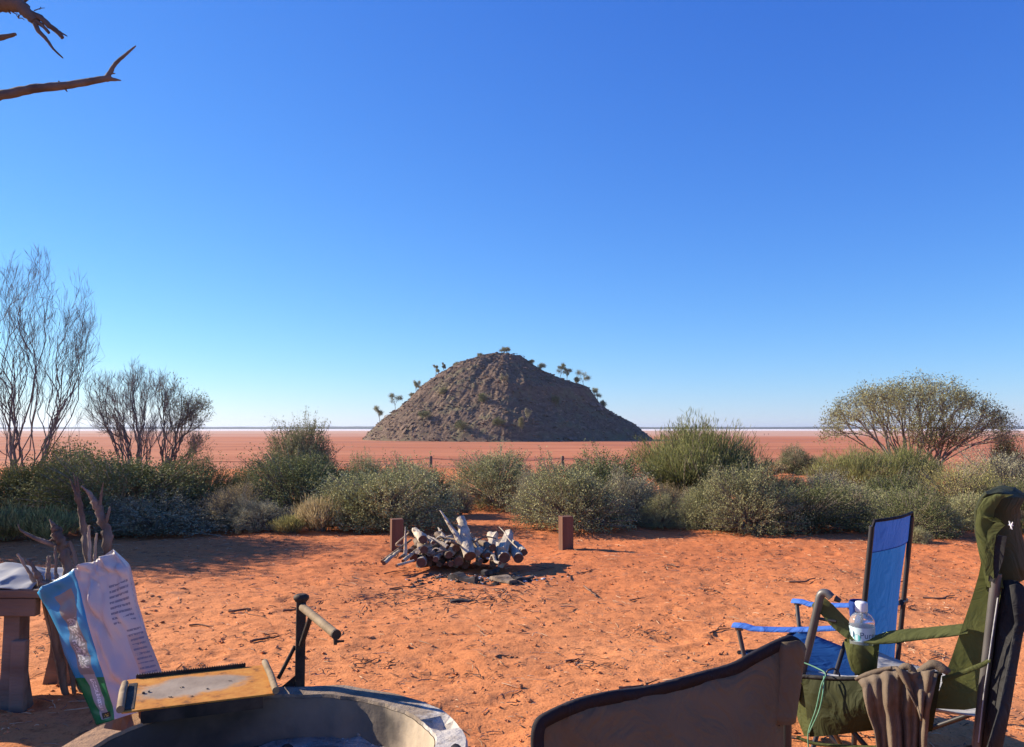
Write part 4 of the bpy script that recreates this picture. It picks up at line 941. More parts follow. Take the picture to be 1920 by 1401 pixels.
def mat_rust():
    m = bpy.data.materials.new('rusty_hotplate'); m.use_nodes = True; nt = m.node_tree; N = nt.nodes; L = nt.links.new
    b = N['Principled BSDF']; b.inputs['Roughness'].default_value = .85; b.inputs['Specular IOR Level'].default_value = .12
    tc = N.new('ShaderNodeTexCoord')
    def noise(s, d=5, r=.6):
        n = N.new('ShaderNodeTexNoise'); n.inputs['Scale'].default_value = s; n.inputs['Detail'].default_value = d; n.inputs['Roughness'].default_value = r
        L(tc.outputs['Object'], n.inputs['Vector']); return n.outputs[0]
    r = N.new('ShaderNodeValToRGB'); e = r.color_ramp.elements
    e[0].position = .36; e[0].color = (.20, .085, .03, 1); e[1].position = .66; e[1].color = (.52, .245, .055, 1); q = e.new(.45); q.color = (.42, .170, .038, 1)
    L(noise(13, 7, .7), r.inputs[0])
    # seasoned grey patch worn into the middle of the plate
    vm = N.new('ShaderNodeVectorMath'); vm.operation = 'MULTIPLY'; vm.inputs[1].default_value = (4.4, 7.0, 0); L(tc.outputs['Object'], vm.inputs[0])
    va = N.new('ShaderNodeVectorMath'); va.operation = 'ADD'; va.inputs[1].default_value = (.12, -.10, 0); L(vm.outputs[0], va.inputs[0])
    ln = N.new('ShaderNodeVectorMath'); ln.operation = 'LENGTH'; L(va.outputs[0], ln.inputs[0])
    ad = N.new('ShaderNodeMath'); ad.operation = 'MULTIPLY_ADD'; ad.inputs[1].default_value = 1.3; L(noise(6, 5, .6), ad.inputs[0]); L(ln.outputs['Value'], ad.inputs[2])
    mr = N.new('ShaderNodeMapRange'); mr.interpolation_type = 'SMOOTHSTEP'; mr.inputs['From Min'].default_value = 1.62; mr.inputs['From Max'].default_value = 1.30; L(ad.outputs[0], mr.inputs['Value'])
    r2 = N.new('ShaderNodeValToRGB'); r2.color_ramp.elements[0].position = .3; r2.color_ramp.elements[0].color = (.20, .155, .12, 1); r2.color_ramp.elements[1].position = .7; r2.color_ramp.elements[1].color = (.36, .295, .23, 1); L(noise(5, 5), r2.inputs[0])
    x = N.new('ShaderNodeMix'); x.data_type = 'RGBA'; L(mr.outputs[0], x.inputs[0]); L(r.outputs[0], x.inputs[6]); L(r2.outputs[0], x.inputs[7])
    L(x.outputs[2], b.inputs['Base Color'])
    bp = N.new('ShaderNodeBump'); bp.inputs['Strength'].default_value = .35; bp.inputs['Distance'].default_value = .004; L(noise(60, 4), bp.inputs['Height']); L(bp.outputs[0], b.inputs['Normal'])
    return m
MT['rust'] = mat_rust()
FC = A(-.76, 2.50, 0); FR, FT, FH = .625, .10, .428
def fire_pit():
    t = thing('fire_pit', 'round concrete fire ring with sooty inside and ash', 'fire pit', FC)
    n = 120; G = [[] for _ in range(9)]
    for k in range(n):
        a = 2 * math.pi * k / n; d = A(math.cos(a), math.sin(a), 0)
        w1 = float(fbm(np.array(math.cos(a) * 5), np.array(math.sin(a) * 5), 3, 3)); w2 = float(fbm(np.array(math.cos(a) * 9), np.array(math.sin(a) * 9), 13, 3))
        ro, ri, h = FR + .006 * w1, FR - FT + .016 * w2, FH + .005 * w1
        pit = 0
        for pa in (.42, 2.72): pit = max(pit, math.exp(-((a - pa) / .055) ** 2))
        for j, (r, z) in enumerate([(ro + .03, -.05), (ro + .015, h * .5), (ro, h - .012), (ro - .006, h), (ro - .030, h + .004 * w2 - pit * .06), (ri + .030, h - .002 - pit * .07), (ri + .004, h - .003), (ri, h - .014), (ri - .005, .05)]):
            G[j].append(FC + d * r + A(0, 0, z))
    m = MB(); m.grid(G[:8], 0, False, True); part('ring', m, MT['concrete'], t)
    m = MB(); m.grid([[p + nrm(FC - p * A(1, 1, 0)) * .003 * A(1, 1, 0) for p in G[7]], [(p + q) / 2 for p, q in zip(G[7], G[8])], G[8]], 0, True, True); part('inner_wall', m, MT['soot'], t)
    rg4 = np.random.default_rng(8); m = MB(); Gd = []
    for j in range(14):
        rr_ = (FR - FT - .004) * j / 13 + .001
        Gd.append([FC + A(rr_ * math.cos(a), rr_ * math.sin(a), .235 + .07 * float(fbm(np.array(4 * rr_ * math.cos(a)), np.array(4 * rr_ * math.sin(a)), 5, 4)) + .02 * (rr_ / .5) ** 2) for a in np.linspace(0, 2 * math.pi, 60, endpoint=False)])
    m.grid(Gd, 0, True, True); o = part('ash_bed', m, MT['ash'], t)
    o['kind'] = 'stuff'
    def ap(n): 
        a = rg4.uniform(0, 6.28, n); r_ = .46 * np.sqrt(rg4.random(n)); return np.stack([r_ * np.cos(a), r_ * np.sin(a), .25 + .02 * rg4.random(n)], 1)
    V, F = blobs(260, ap, lambda n: .008 + .035 * rg4.random(n) ** 2.5, rg4, .6); o = link('charcoal', npmesh('charcoal', V, F, False), MT['charcoal'], t); o['kind'] = 'stuff'
    pc = gnd(690, 1392, .275) + A(0, 0, .02) - FC
    V, F = blobs(90, lambda n: pc + A(0, 0, -.03) + rg4.normal(size=(n, 3)) * A(.07, .05, .008), lambda n: .004 + .014 * rg4.random(n) ** 3, rg4, .6); o = link('white_ash', npmesh('white_ash', V, F, False), MT['ashwhite'], t); o['kind'] = 'stuff'
    # low rim plate at the left side of the ring
    return t
fire_pit()
bs = MB(); a_, b_ = gnd(672, 1373, .30), gnd(704, 1388, .275); bs.tube(curve([a_, (a_ + b_) / 2 + A(0, 0, .004), b_], 4), [.014, .017, .016, .017, .018, .016, .015, .014, .012], 8, rough=.15)
solo('burnt_stick', bs, MT['ash'], 'ash white burnt stick in the fire ring', 'stick', None, tuple(a_))
# hotplate, lying on the rim and tilted to it
def hotplate():
    z = FH + .035
    BL, BR, FRt, FL = gnd(225, 1279, z), gnd(478, 1249, z), gnd(533, 1301, z), gnd(243, 1334, z)
    c = (BL + BR + FRt + FL) / 4; X = nrm((BR - BL) + (FRt - FL)); Y = nrm(np.cross(A(0, 0, 1), X)); Z = A(0, 0, 1)
    w = (np.linalg.norm(BR - BL) + np.linalg.norm(FRt - FL)) / 2; d = (np.dot(BL - FL, Y) + np.dot(BR - FRt, Y)) / 2
    t = thing('hotplate', 'rusty orange steel hotplate resting on the fire ring', 'hotplate', c); t.rotation_euler[2] = math.atan2(X[1], X[0])
    ORI[t.name] = A(0, 0, 0); m = MB(); m.box((0, 0, 0), (w, d, .007)); part('plate', m, MT['rust'], t, bevel=.002)
    for s, dd in ((-1, .62), (1, .92)):
        m = MB(); m.tube([A(s * (w / 2 + .004), -d * .5, .012), A(s * (w / 2 + .006), 0, .016), A(s * (w / 2 + .004), d * (.5 if s > 0 else .28), .013)], .0125, 10); part('side_rail', m, MT['rustarm'], t)
    m = MB(); G = []; nt_ = 46; x0, x1 = -w * .44, w * .36
    for i in range(nt_ * 2 + 1):
        x = x0 + (x1 - x0) * i / (nt_ * 2); G.append([A(x, d / 2 + .004, -.012), A(x, d / 2 + .004, .014 + (.006 if i % 2 else 0))])
    m.grid([[g[0] for g in G], [g[1] for g in G]], sm=False); part('serrated_bar', m, MT['blacksteel'], t, solid=.005)
    m = MB(); m.box((w * .02, -d / 2 - .004, -.022), (w * .80, .006, .038)); part('front_lip', m, MT['blacksteel'], t)
    m = MB(); m.box((-w * .5 + .022, -d * .06, .0045), (.028, d * .80, .002)); part('scorched_strip', m, MT['blacksteel'], t)  # flat dark strip for the dark face of the raised left side
    rg5 = random.Random(4)
    for i, (u, v, r) in enumerate([(-.36, -.02, .008), (-.12, .02, .004), (.05, -.12, .004), (-.2, -.25, .0045), (.22, .05, .003), (-.05, -.3, .003)]):
        m = MB()
        for k in range(4): m.box((u * w + rg5.uniform(-r, r) * 1.5, v * d + rg5.uniform(-r, r), .0045 + r * .3), (r, r * .7, r * .5), (nrm(A(1, rg5.uniform(-1, 1), 0)), A(0, 1, 0), A(0, 0, 1)))
        part('burnt_crumb', m, MT['charcoal'], t)
hotplate()
def crane():
    b = gnd(562, 1284, FH); b = A(b[0], b[1], FH); Y = b[1]
    top = pix(556, 1118, Y)[2]; t = thing('grill_post', 'black steel post with a slanting pipe arm on the fire ring', 'post', b)
    m = MB(); m.box((b[0], b[1], (top + .02) / 2 + .1), (.036, .036, top - .22), (nrm(A(1, .3, 0)), nrm(A(-.3, 1, 0)), A(0, 0, 1))); part('upright', m, MT['blacksteel'], t, bevel=.003)
    m = MB(); m.tube([A(b[0], b[1], top - .02), A(b[0], b[1], top - .008), A(b[0], b[1], top), A(b[0], b[1], top + .008)], [.022, .030, .030, .018], 12); part('cap', m, MT['blacksteel'], t)
    za = pix(560, 1137, Y)[2]; e = gnd(629, 1189, za - .015); s = A(b[0] + .012, b[1] - .02, za)
    m = MB(); m.tube([s, (s + e) / 2, e], [.0155, .0155, .0155], 12); arm = part('arm', m, MT['rustarm'], t)
    dv = nrm(e - s); m = MB(); m.tube([e, e + dv * .012], [.017, .017], 12); m.tube([e + A(0, 0, .0), e + A(.0, 0, -.035)], [.008, .006], 8); m.tube([e + A(0, 0, -.025) - A(.0, 0, 0), e + A(.03, -.005, -.022)], [.004, .004], 6); part('end_bolt', m, MT['blacksteel'], arm)
    q = s + (e - s) * .25; m = MB(); m.tube([q + A(0, 0, -.015), A(b[0] + .008, b[1] - .02, za - .14)], .010, 8); part('brace', m, MT['blacksteel'], t)
    m = MB(); p0 = pix(553, 1212, Y); p1 = pix(522, 1272, Y - .01); m.tube([p0, p1], .0075, 8); part('brace', m, MT['blacksteel'], t)
    m = MB(); G0 = [A(b[0], b[1] - .01, FH + .05), A(b[0], b[1] - .01, FH - .01), pix(525, 1290, Y - .02)]; m.add(G0 + [p + A(.004, .006, 0) for p in G0], [(0, 1, 2), (5, 4, 3), (0, 3, 4, 1), (1, 4, 5, 2), (2, 5, 3, 0)]); part('gusset', m, MT['blacksteel'], t)
crane()

# ================================================================== table, bag, dead branches
MT['oldwood'] = mat('weathered_table_wood', (.13, .095, .075), (.24, .185, .15), 8, .9, bump=.6, bscale=50, stretch=(.2, 1, 1))
MT['plasticsheet'] = mat('grey_white_plastic', (.26, .255, .25), (.40, .39, .375), 3, .45, spec=.5, transl=.12)
def table():
    Y = 4.12; z = pix(40, 1104, Y)[2]; x1 = pix(84, 1110, Y)[0]; c = A(x1 - .7, Y, 0)
    t = thing('wooden_table', 'low weathered wooden table at the left edge beside the bag', 'table', c)
    for k in range(4):
        m = MB(); m.box((x1 - .72, Y + .04 + .155 * k, z - .02), (1.46 - .03 * (k % 2), .148, .04)); part('plank', m, MT['oldwood'], t, bevel=.005)
    m = MB(); m.box((x1 - .70, Y + .0, z - .088), (1.34, .05, .09)); part('beam', m, MT['oldwood'], t, bevel=.006)
    m = MB(); m.box((x1 - .70, Y + .52, z - .088), (1.34, .05, .09)); part('beam', m, MT['oldwood'], t, bevel=.006)
    for xx in (pix(20, 1200, Y)[0], x1 - 1.2):
        for yy in (Y + .045, Y + .475):
            m = MB(); G = []
            for zz_, w in ((z - .09, .040), (z - .25, .042), (.16, .045), (.08, .060), (-.04, .085)): G.append([A(xx + sx * w, yy + sy * .045, zz_) for sx, sy in ((-1, -1), (1, -1), (1, 1), (-1, 1))])
            m.grid(G, sm=False, closed_u=True); lg = part('leg', m, MT['oldwood'], t, bevel=.004)
            m = MB(); m.box((xx + .055, yy - .055, .155), (.075, .04, .37)); part('foot_block', m, MT['oldwood'], lg, bevel=.006)
    # crumpled plastic sheet on the table end
    m = MB(); G = []; nu, nv = 34, 22
    for j in range(nv):
        v = j / (nv - 1); row = []
        for i in range(nu):
            u = i / (nu - 1); x = x1 - .95 + .93 * u; y = Y - .03 + .50 * v
            fo = .055 * math.sin(math.pi * min(u * 1.1, 1)) * math.sin(math.pi * v) ** .7
            zz_ = z + .006 + fo * (1 + .8 * math.sin(7 * u + 3 * v)) + .04 * abs(float(fbm(np.array(u * 5), np.array(v * 4), 5, 3)))
            if v < .10: zz_ -= (.10 - v) * .5 * (.6 + .5 * math.sin(5 * u))
            x -= .12 * (v - .5) ** 2 + .03 * math.sin(9 * v) * (u > .8)
            row.append(A(x, y, max(zz_, z + .004) if v >= .10 else zz_))
        G.append(row)
    m.grid(G); solo('plastic_sheet', m, MT['plasticsheet'], 'crumpled pale grey plastic sheet on the wooden table', 'plastic sheet', None, tuple(G[nv // 2][nu // 2]), solid=.002)
table()
def uvmat_bag():
    m = bpy.data.materials.new('bag_face'); m.use_nodes = True; nt = m.node_tree; N = nt.nodes; L = nt.links.new
    b = N['Principled BSDF']; b.inputs['Roughness'].default_value = .42; b.inputs['Specular IOR Level'].default_value = .3
    uv = N.new('ShaderNodeUVMap'); uv.uv_map = 'UVMap'; sp = N.new('ShaderNodeSeparateXYZ'); L(uv.outputs[0], sp.inputs[0]); U, V = sp.outputs['X'], sp.outputs['Y']
    def math_(op, a, c=None):
        x = N.new('ShaderNodeMath'); x.operation = op
        for i, q in enumerate((a, c)):
            if q is None: continue
            if isinstance(q, (int, float)): x.inputs[i].default_value = q
            else: L(q, x.inputs[i])
        return x.outputs[0]
    def rng_(v, a, c): return math_('MULTIPLY', math_('GREATER_THAN', v, a), math_('LESS_THAN', v, c))
    def mix(f, a, c):
        x = N.new('ShaderNodeMix'); x.data_type = 'RGBA'; L(f, x.inputs[0])
        for q, i in ((a, 6), (c, 7)):
            if isinstance(q, tuple): x.inputs[i].default_value = (*q, 1)
            else: L(q, x.inputs[i])
        return x.outputs[2]
    def noise(sx_, sy_, d=2):
        mp = N.new('ShaderNodeMapping'); mp.inputs['Scale'].default_value = (sx_, sy_, 1); L(uv.outputs[0], mp.inputs[0]); n = N.new('ShaderNodeTexNoise'); n.inputs['Scale'].default_value = 1; n.inputs['Detail'].default_value = d; L(mp.outputs[0], n.inputs['Vector']); return n.outputs[0]
    white = mix(noise(3, 4, 4), (.58, .51, .48), (.68, .60, .56))
    red = rng_(U, .66, 1.0); white = mix(math_('MULTIPLY', red, math_('GREATER_THAN', V, .45)), white, (.60, .46, .38))
    # printed lines of small text: v runs down the bag
    ln = math_('LESS_THAN', math_('FRACT', math_('MULTIPLY', V, 40.0)), .42)
    wd = math_('GREATER_THAN', noise(60, 40, 1), .40)
    blk = math_('ADD', math_('MULTIPLY', rng_(V, .20, .40), rng_(U, .56, .93)), math_('MULTIPLY', rng_(V, .42, .66), rng_(U, .70, .95)))
    edge = math_('GREATER_THAN', noise(2, 40, 0), .33)
    c = mix(math_('MULTIPLY', math_('MULTIPLY', ln, math_('MULTIPLY', wd, edge)), blk), white, (.28, .25, .28))
    c = mix(math_('MULTIPLY', rng_(V, .735, .741), rng_(U, .62, .95)), c, (.40, .36, .36))
    bx = math_('MULTIPLY', rng_(V, .815, .90), rng_(U, .72, .93)); bi = math_('MULTIPLY', rng_(V, .821, .894), rng_(U, .728, .922))
    c = mix(math_('SUBTRACT', bx, bi), c, (.30, .28, .30))
    c = mix(math_('MULTIPLY', rng_(V, .83, .92), rng_(U, .60, .62)), c, (.10, .09, .10))
    L(c, b.inputs['Base Color'])
    t = N.new('ShaderNodeBsdfTranslucent'); L(c, t.inputs['Color']); mx = N.new('ShaderNodeMixShader'); mx.inputs[0].default_value = .15
    L(b.outputs[0], mx.inputs[1]); L(t.outputs[0], mx.inputs[2]); L(mx.outputs[0], N['Material Output'].inputs[0])
    return m
def uvmat_gusset():
    m = bpy.data.materials.new('bag_side'); m.use_nodes = True; nt = m.node_tree; N = nt.nodes; L = nt.links.new
    b = N['Principled BSDF']; b.inputs['Roughness'].default_value = .42; b.inputs['Specular IOR Level'].default_value = .3
    uv = N.new('ShaderNodeUVMap'); uv.uv_map = 'UVMap'; sp = N.new('ShaderNodeSeparateXYZ'); L(uv.outputs[0], sp.inputs[0]); U, V = sp.outputs['X'], sp.outputs['Y']
    def math_(op, a, c=None):
        x = N.new('ShaderNodeMath'); x.operation = op
        for i, q in enumerate((a, c)):
            if q is None: continue
            if isinstance(q, (int, float)): x.inputs[i].default_value = q
            else: L(q, x.inputs[i])
        return x.outputs[0]
    def rng_(v, a, c): return math_('MULTIPLY', math_('GREATER_THAN', v, a), math_('LESS_THAN', v, c))
    def mix(f, a, c):
        x = N.new('ShaderNodeMix'); x.data_type = 'RGBA'; L(f, x.inputs[0])
        for q, i in ((a, 6), (c, 7)):
            if isinstance(q, tuple): x.inputs[i].default_value = (*q, 1)
            else: L(q, x.inputs[i])
        return x.outputs[2]
    def noise(sx_, sy_, d=2):
        mp = N.new('ShaderNodeMapping'); mp.inputs['Scale'].default_value = (sx_, sy_, 1); L(uv.outputs[0], mp.inputs[0]); n = N.new('ShaderNodeTexNoise'); n.inputs['Scale'].default_value = 1; n.inputs['Detail'].default_value = d; L(mp.outputs[0], n.inputs['Vector']); return n.outputs[0]
    c = mix(math_('GREATER_THAN', V, .64), (.020, .22, .46), (.010, .16, .06))
    band = rng_(U, .30, .74); c = mix(math_('MULTIPLY', band, rng_(V, .10, .62)), c, (.20, .20, .21))
    c = mix(math_('MULTIPLY', rng_(U, .34, .72), rng_(V, .62, .96)), c, (.30, .32, .36))
    txt = math_('MULTIPLY', math_('GREATER_THAN', noise(16, 75, 1), .52), math_('MULTIPLY', rng_(U, .36, .68), rng_(V, .28, .58)))
    c = mix(txt, c, (.48, .48, .50))
    txt2 = math_('MULTIPLY', math_('GREATER_THAN', noise(22, 90, 1), .50), math_('MULTIPLY', rng_(U, .46, .62), rng_(V, .65, .86)))
    c = mix(txt2, c, (.74, .76, .80))
    c = mix(math_('MULTIPLY', rng_(U, .42, .80), rng_(V, .89, .955)), c, (.02, .02, .02))
    c = mix(math_('MULTIPLY', math_('MULTIPLY', rng_(U, .50, .72), rng_(V, .905, .94)), math_('GREATER_THAN', noise(14, 50, 2), .5)), c, (.45, .33, .08))
    L(c, b.inputs['Base Color']); return m
def bag():
    Lp = [(70, 1112), (90, 1144), (109, 1183), (121, 1226), (146, 1280), (170, 1333), (181, 1360)]
    Bp = [(137, 1067), (150, 1110), (165, 1166), (182, 1226), (197, 1278), (211, 1323), (216, 1350)]
    Rp = [(214, 1036), (240, 1068), (255, 1141), (279, 1200), (303, 1260), (312, 1310), (316, 1345)]
    n = 46; c = A(*gnd(240, 1345)); t = None; G = []; UVs = []; MI = []
    def edge(P, Y0, Y1, v):
        x = v * (len(P) - 1); i = min(int(x), len(P) - 2); f = x - i
        return pix(P[i][0] + (P[i + 1][0] - P[i][0]) * f, P[i][1] + (P[i + 1][1] - P[i][1]) * f, Y0 + (Y1 - Y0) * v)
    for j in range(n):
        v = j / (n - 1); Lq, Bq, Rq = edge(Lp, 4.02, 3.84, v), edge(Bp, 3.90, 3.74, v), edge(Rp, 4.00, 3.86, v)
        row = []; uvr = []
        for i in range(11):
            u = i / 10; row.append(Lq + (Bq - Lq) * u); uvr.append((u, v))
        for i in range(1, 27):
            u = i / 26; row.append(Bq + (Rq - Bq) * u); uvr.append((u, v))
        Bk = Rq + A(-.06, .14 * math.sin(math.pi * min(1, .25 + v)) + .01, 0); Lk = Lq + A(.05, .10 * math.sin(math.pi * min(1, .25 + v)) + .01, 0)
        for i in range(1, 14):
            u = i / 13; row.append(Rq + (Bk - Rq) * min(1, u * 3) if u < .34 else Bk + (Lk - Bk) * (u - .33) / .67); uvr.append((.2, v))
        G.append(row); UVs.append(uvr)
    nu = len(G[0]); rg6 = np.random.default_rng(3)
    for j in range(n):
        v = j / (n - 1)
        for i in range(nu):
            if i > 36: continue
            u = i / 36; k = .010 + .030 * math.exp(-(v / .30) ** 2) + .006 * math.sin(math.pi * v)
            d = (abs(float(fbm(np.array(u * 5 + v * 2.5), np.array(v * 5.5 - u * 3), 9, 2))) - .22) * k * 3.2
            d += .020 * math.sin(math.pi * ((u - .28) / .72)) * (u > .28) * math.sin(math.pi * v) ** .5
            d += .012 * math.exp(-(v / .35) ** 2) * max(0, 1 - abs(((u * 6.5 + v * 2.2 + .6 * math.sin(5 * v)) % 1) - .5) * 5) + .006 * math.exp(-((v - .5) / .3) ** 2) * max(0, 1 - abs(((u * 3.1 - v * 1.7) % 1) - .5) * 6)
            edgef = min(1, i / 3, (36 - i) / 3 + .1, .25 + abs(i - 10) / 3); G[j][i] = G[j][i] + A(-.25, -.95, .1) * d * edgef
            if v < .03: G[j][i] = G[j][i] + A(0, 0, .012 * float(vnoise(np.array(u * 14), np.array(0.5), 4)))
    mb = MB(); V = [p for r in G for p in r]; F = []; mi = []; fuv = []
    for j in range(n - 1):
        for i in range(nu):
            k = (i + 1) % nu; F.append((j * nu + i, j * nu + k, (j + 1) * nu + k, (j + 1) * nu + i)); 
            g = 1 if i < 10 else 0; mi.append(g)
            def uvof(jj, ii, first): 
                u, v = UVs[jj][ii]
                if i >= 10 and ii == 10: u = 0.0
                return (u, v)
            fuv += [uvof(j, i, 0), uvof(j, k, 0), uvof(j + 1, k, 0), uvof(j + 1, i, 0)]
    bc = len(V); V.append(sum(G[-1]) / nu)
    me = bpy.data.meshes.new('feed_bag'); me.from_pydata([tuple(p - c) for p in V], [], F)
    me.materials.append(uvmat_bag()); me.materials.append(uvmat_gusset())
    me.polygons.foreach_set('material_index', mi); me.polygons.foreach_set('use_smooth', [True] * len(F))
    ul = me.uv_layers.new(name='UVMap'); ul.data.foreach_set('uv', [q for p in fuv for q in p]); me.update()
    o = bpy.data.objects.new('printed_bag', me); COL.objects.link(o); o.location = tuple(c)
    setp(o, 'large open bag, white face with blue and green side, by the table', 'bag')
    x = o.modifiers.new('solidify', 'SOLIDIFY'); x.thickness = .0015
bag()
MT['deadwood'] = mat('dead_wood', (.10, .078, .065), (.26, .205, .165), 10, .9, bump=1, bscale=45, stretch=(1, 1, .25), bdist=.015)
MT['deadpale'] = mat('pale_dead_wood', (.26, .20, .15), (.42, .34, .26), 12, .9, bump=.8, bscale=45)
STK = [  # pixel polyline, depth, radii, material, label
 ([(190, 1290, .3), (204, 1120, .15), (202, 1034, 0), (195, 985, 0), (182, 950, 0), (168, 926, 0), (152, 911, 0)], 4.25, (.024, .026, .027, .024, .022, .010, .003), 'deadwood', 'thickest dead branch standing behind the right top of the bag', [([(186, 955), (189, 935), (191, 920), (194, 905)], .010, .002), ([(196, 985), (204, 960), (206, 950)], .012, .003)]),
 ([(175, 1300, .2), (170, 1150, .1), (165, 1049, 0), (158, 995, 0), (149, 946, 0), (140, 918, 0), (131, 898, 0)], 4.30, (.022, .022, .021, .019, .016, .009, .002), 'deadwood', 'tallest slender dead branch behind the bag', [([(150, 950), (147, 925), (145, 893)], .008, .002), ([(146, 940), (141, 900), (137, 885)], .006, .0015), ([(153, 958), (150, 930), (147, 905)], .006, .002)]),
 ([(160, 1290, .2), (140, 1150, .1), (127, 1065, 0), (119, 1028, 0), (108, 998, 0), (100, 986, 0), (93, 973, 0)], 4.20, (.032, .032, .031, .028, .022, .014, .002), 'deadwood', 'forked dead branch with a long arm reaching left', [([(116, 1030), (104, 1023), (71, 1011), (48, 1000), (38, 993), (34, 982)], .016, .002), ([(104, 1010), (98, 1011), (92, 1016)], .010, .003), ([(128, 1050), (138, 1035), (132, 1015)], .008, .003)]),
 ([(140, 1280, .2), (112, 1120, 0), (106, 1080, 0), (105, 1052, 0), (103, 1024, 0)], 4.16, (.010, .010, .009, .008, .005), 'deadwood', 'thin upright stick under the forked dead branch', []),
 ([(120, 1270, .2), (95, 1120, 0), (90, 1085, 0), (91, 1060, 0), (92, 1043, 0)], 4.16, (.013, .013, .012, .012, .010), 'deadwood', 'short blunt stick left of the thin upright stick', []),
 ([(125, 1270, .2), (88, 1115, 0), (79, 1092, 0), (66, 1069, 0), (49, 1048, 0)], 4.14, (.018, .018, .017, .014, .004), 'deadwood', 'dark pointed stick leaning left over the table end', []),
 ([(120, 1270, .2), (80, 1125, 0), (69, 1100, 0), (50, 1066, 0), (33, 1038, 0)], 4.17, (.009, .009, .009, .008, .006), 'deadpale', 'pale thin stick leaning left over the table end', []),
 ([(190, 1300, .2), (180, 1100, 0), (178, 1044, 0), (181, 1000, 0)], 4.18, (.009, .009, .009, .005), 'deadpale', 'pale upright stick between the two tall dead branches', []),
 ([(180, 1300, .2), (170, 1100, 0), (168, 1030, 0), (167, 985, 0)], 4.15, (.010, .010, .009, .005), 'deadpale', 'pale stick hugging the tallest slender dead branch', []),
 ([(160, 1300, .2), (150, 1100, 0), (142, 1050, 0), (131, 1014, 0)], 4.17, (.012, .012, .011, .005), 'deadwood', 'dark stick right of the forked dead branch', []),
]
for i, (pts, Y, R, mm, lab, subs) in enumerate(STK):
    P = [pix(a, b, Y + d) for a, b, d in pts]; P[0] = A(P[0][0], P[0][1], .0)
    cv = curve(P, 6); rr_ = np.interp(np.linspace(0, 1, len(cv)), np.linspace(0, 1, len(R)), R)
    m = MB(); rgk = np.random.default_rng(i); cv = [q_ + (rgk.normal(size=3) * rr_[k_] * .16 if 0 < k_ < len(cv) - 1 else 0) for k_, q_ in enumerate(cv)]; m.tube(cv, list(rr_ * rgk.uniform(.72, 1.15, len(cv))), 11, rough=.26, seed=i)
    for s_, r0, r1 in subs:
        c2 = curve([pix(a, b, Y) for a, b in s_], 4); m.tube(c2, list(np.linspace(r0, r1, len(c2))), 8, rough=.2, seed=i + 50)
    solo('dead_branch' if R[0] > .015 else 'stick', m, MT[mm], lab, 'branch' if R[0] > .015 else 'stick', 'dead branches standing behind the bag', tuple(P[0]))

# ================================================================== camp chairs
def fabric(name, c, c2=None, transl=0., rough=.75, sc=40, lo=.35, hi=.65):
    m = mat(name, c, c2, sc, rough, bump=.25, bscale=420, transl=transl, bdist=.002, lo=lo, hi=hi)
    nt = m.node_tree; N = nt.nodes; L = nt.links.new; b = N['Principled BSDF']; old = b.inputs['Normal'].links[0].from_node
    tc = N.new('ShaderNodeTexCoord'); mp = N.new('ShaderNodeMapping'); mp.inputs['Rotation'].default_value = (.4, .7, .5); mp.inputs['Scale'].default_value = (7, 16, 9); L(tc.outputs['Object'], mp.inputs[0])
    nz = N.new('ShaderNodeTexNoise'); nz.inputs['Scale'].default_value = 1; nz.inputs['Detail'].default_value = 3; nz.inputs['Distortion'].default_value = 1.2; L(mp.outputs[0], nz.inputs['Vector'])
    bp = N.new('ShaderNodeBump'); bp.inputs['Strength'].default_value = .75; bp.inputs['Distance'].default_value = .028; L(nz.outputs[0], bp.inputs['Height']); L(bp.outputs[0], old.inputs['Normal'])
    for q in N:
        if q.type == 'BSDF_TRANSLUCENT': L(old.outputs[0], q.inputs['Normal'])
    return m
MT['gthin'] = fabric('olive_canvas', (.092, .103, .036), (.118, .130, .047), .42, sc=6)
MT['gdark'] = fabric('dark_olive_canvas', (.024, .027, .010), (.036, .039, .015), .04, sc=6)  # darker copy of the olive, the side pocket's shade put into the colour
MT['ggrey'] = fabric('grey_canvas', (.075, .062, .058), (.10, .082, .076), .04, sc=6)
MT['gblack'] = fabric('black_mesh_fabric', (.022, .022, .024), (.035, .034, .034), .05, sc=9)
MT['blue'] = fabric('blue_canvas', (.013, .072, .255), (.016, .085, .295), .40, sc=5)
MT['bluedbl'] = fabric('blue_canvas_double', (.022, .062, .26), (.026, .072, .30), .36, sc=5)
MT['bluearm'] = fabric('blue_arm_canvas', (.05, .145, .52), (.07, .19, .60), .25, sc=9)
MT['binding'] = fabric('black_binding', (.018, .016, .020), None, 0)
MT['taupe'] = fabric('taupe_canvas', (.112, .086, .054), (.145, .112, .073), .04, sc=4)
MT['tube'] = mat('grey_painted_tube', (.075, .070, .068), (.12, .11, .105), 8, .45, metal=.2, spec=.5)
MT['tubeblk'] = mat('black_painted_tube', (.022, .020, .022), None, rough=.4, spec=.5)
MT['greycord'] = mat('green_cord', (.10, .24, .15), (.16, .32, .21), 60, .7)
MT['seatgrey'] = fabric('grey_seat_lining', (.36, .36, .37), (.44, .44, .45), .1, sc=7)
MT['bottle'] = None
UPV = A(0, 0, 1)
def panel(rows, mi=0):
    m = MB(); m.grid(rows, mi); return m
def lerp(a, b, t): return a + (b - a) * t

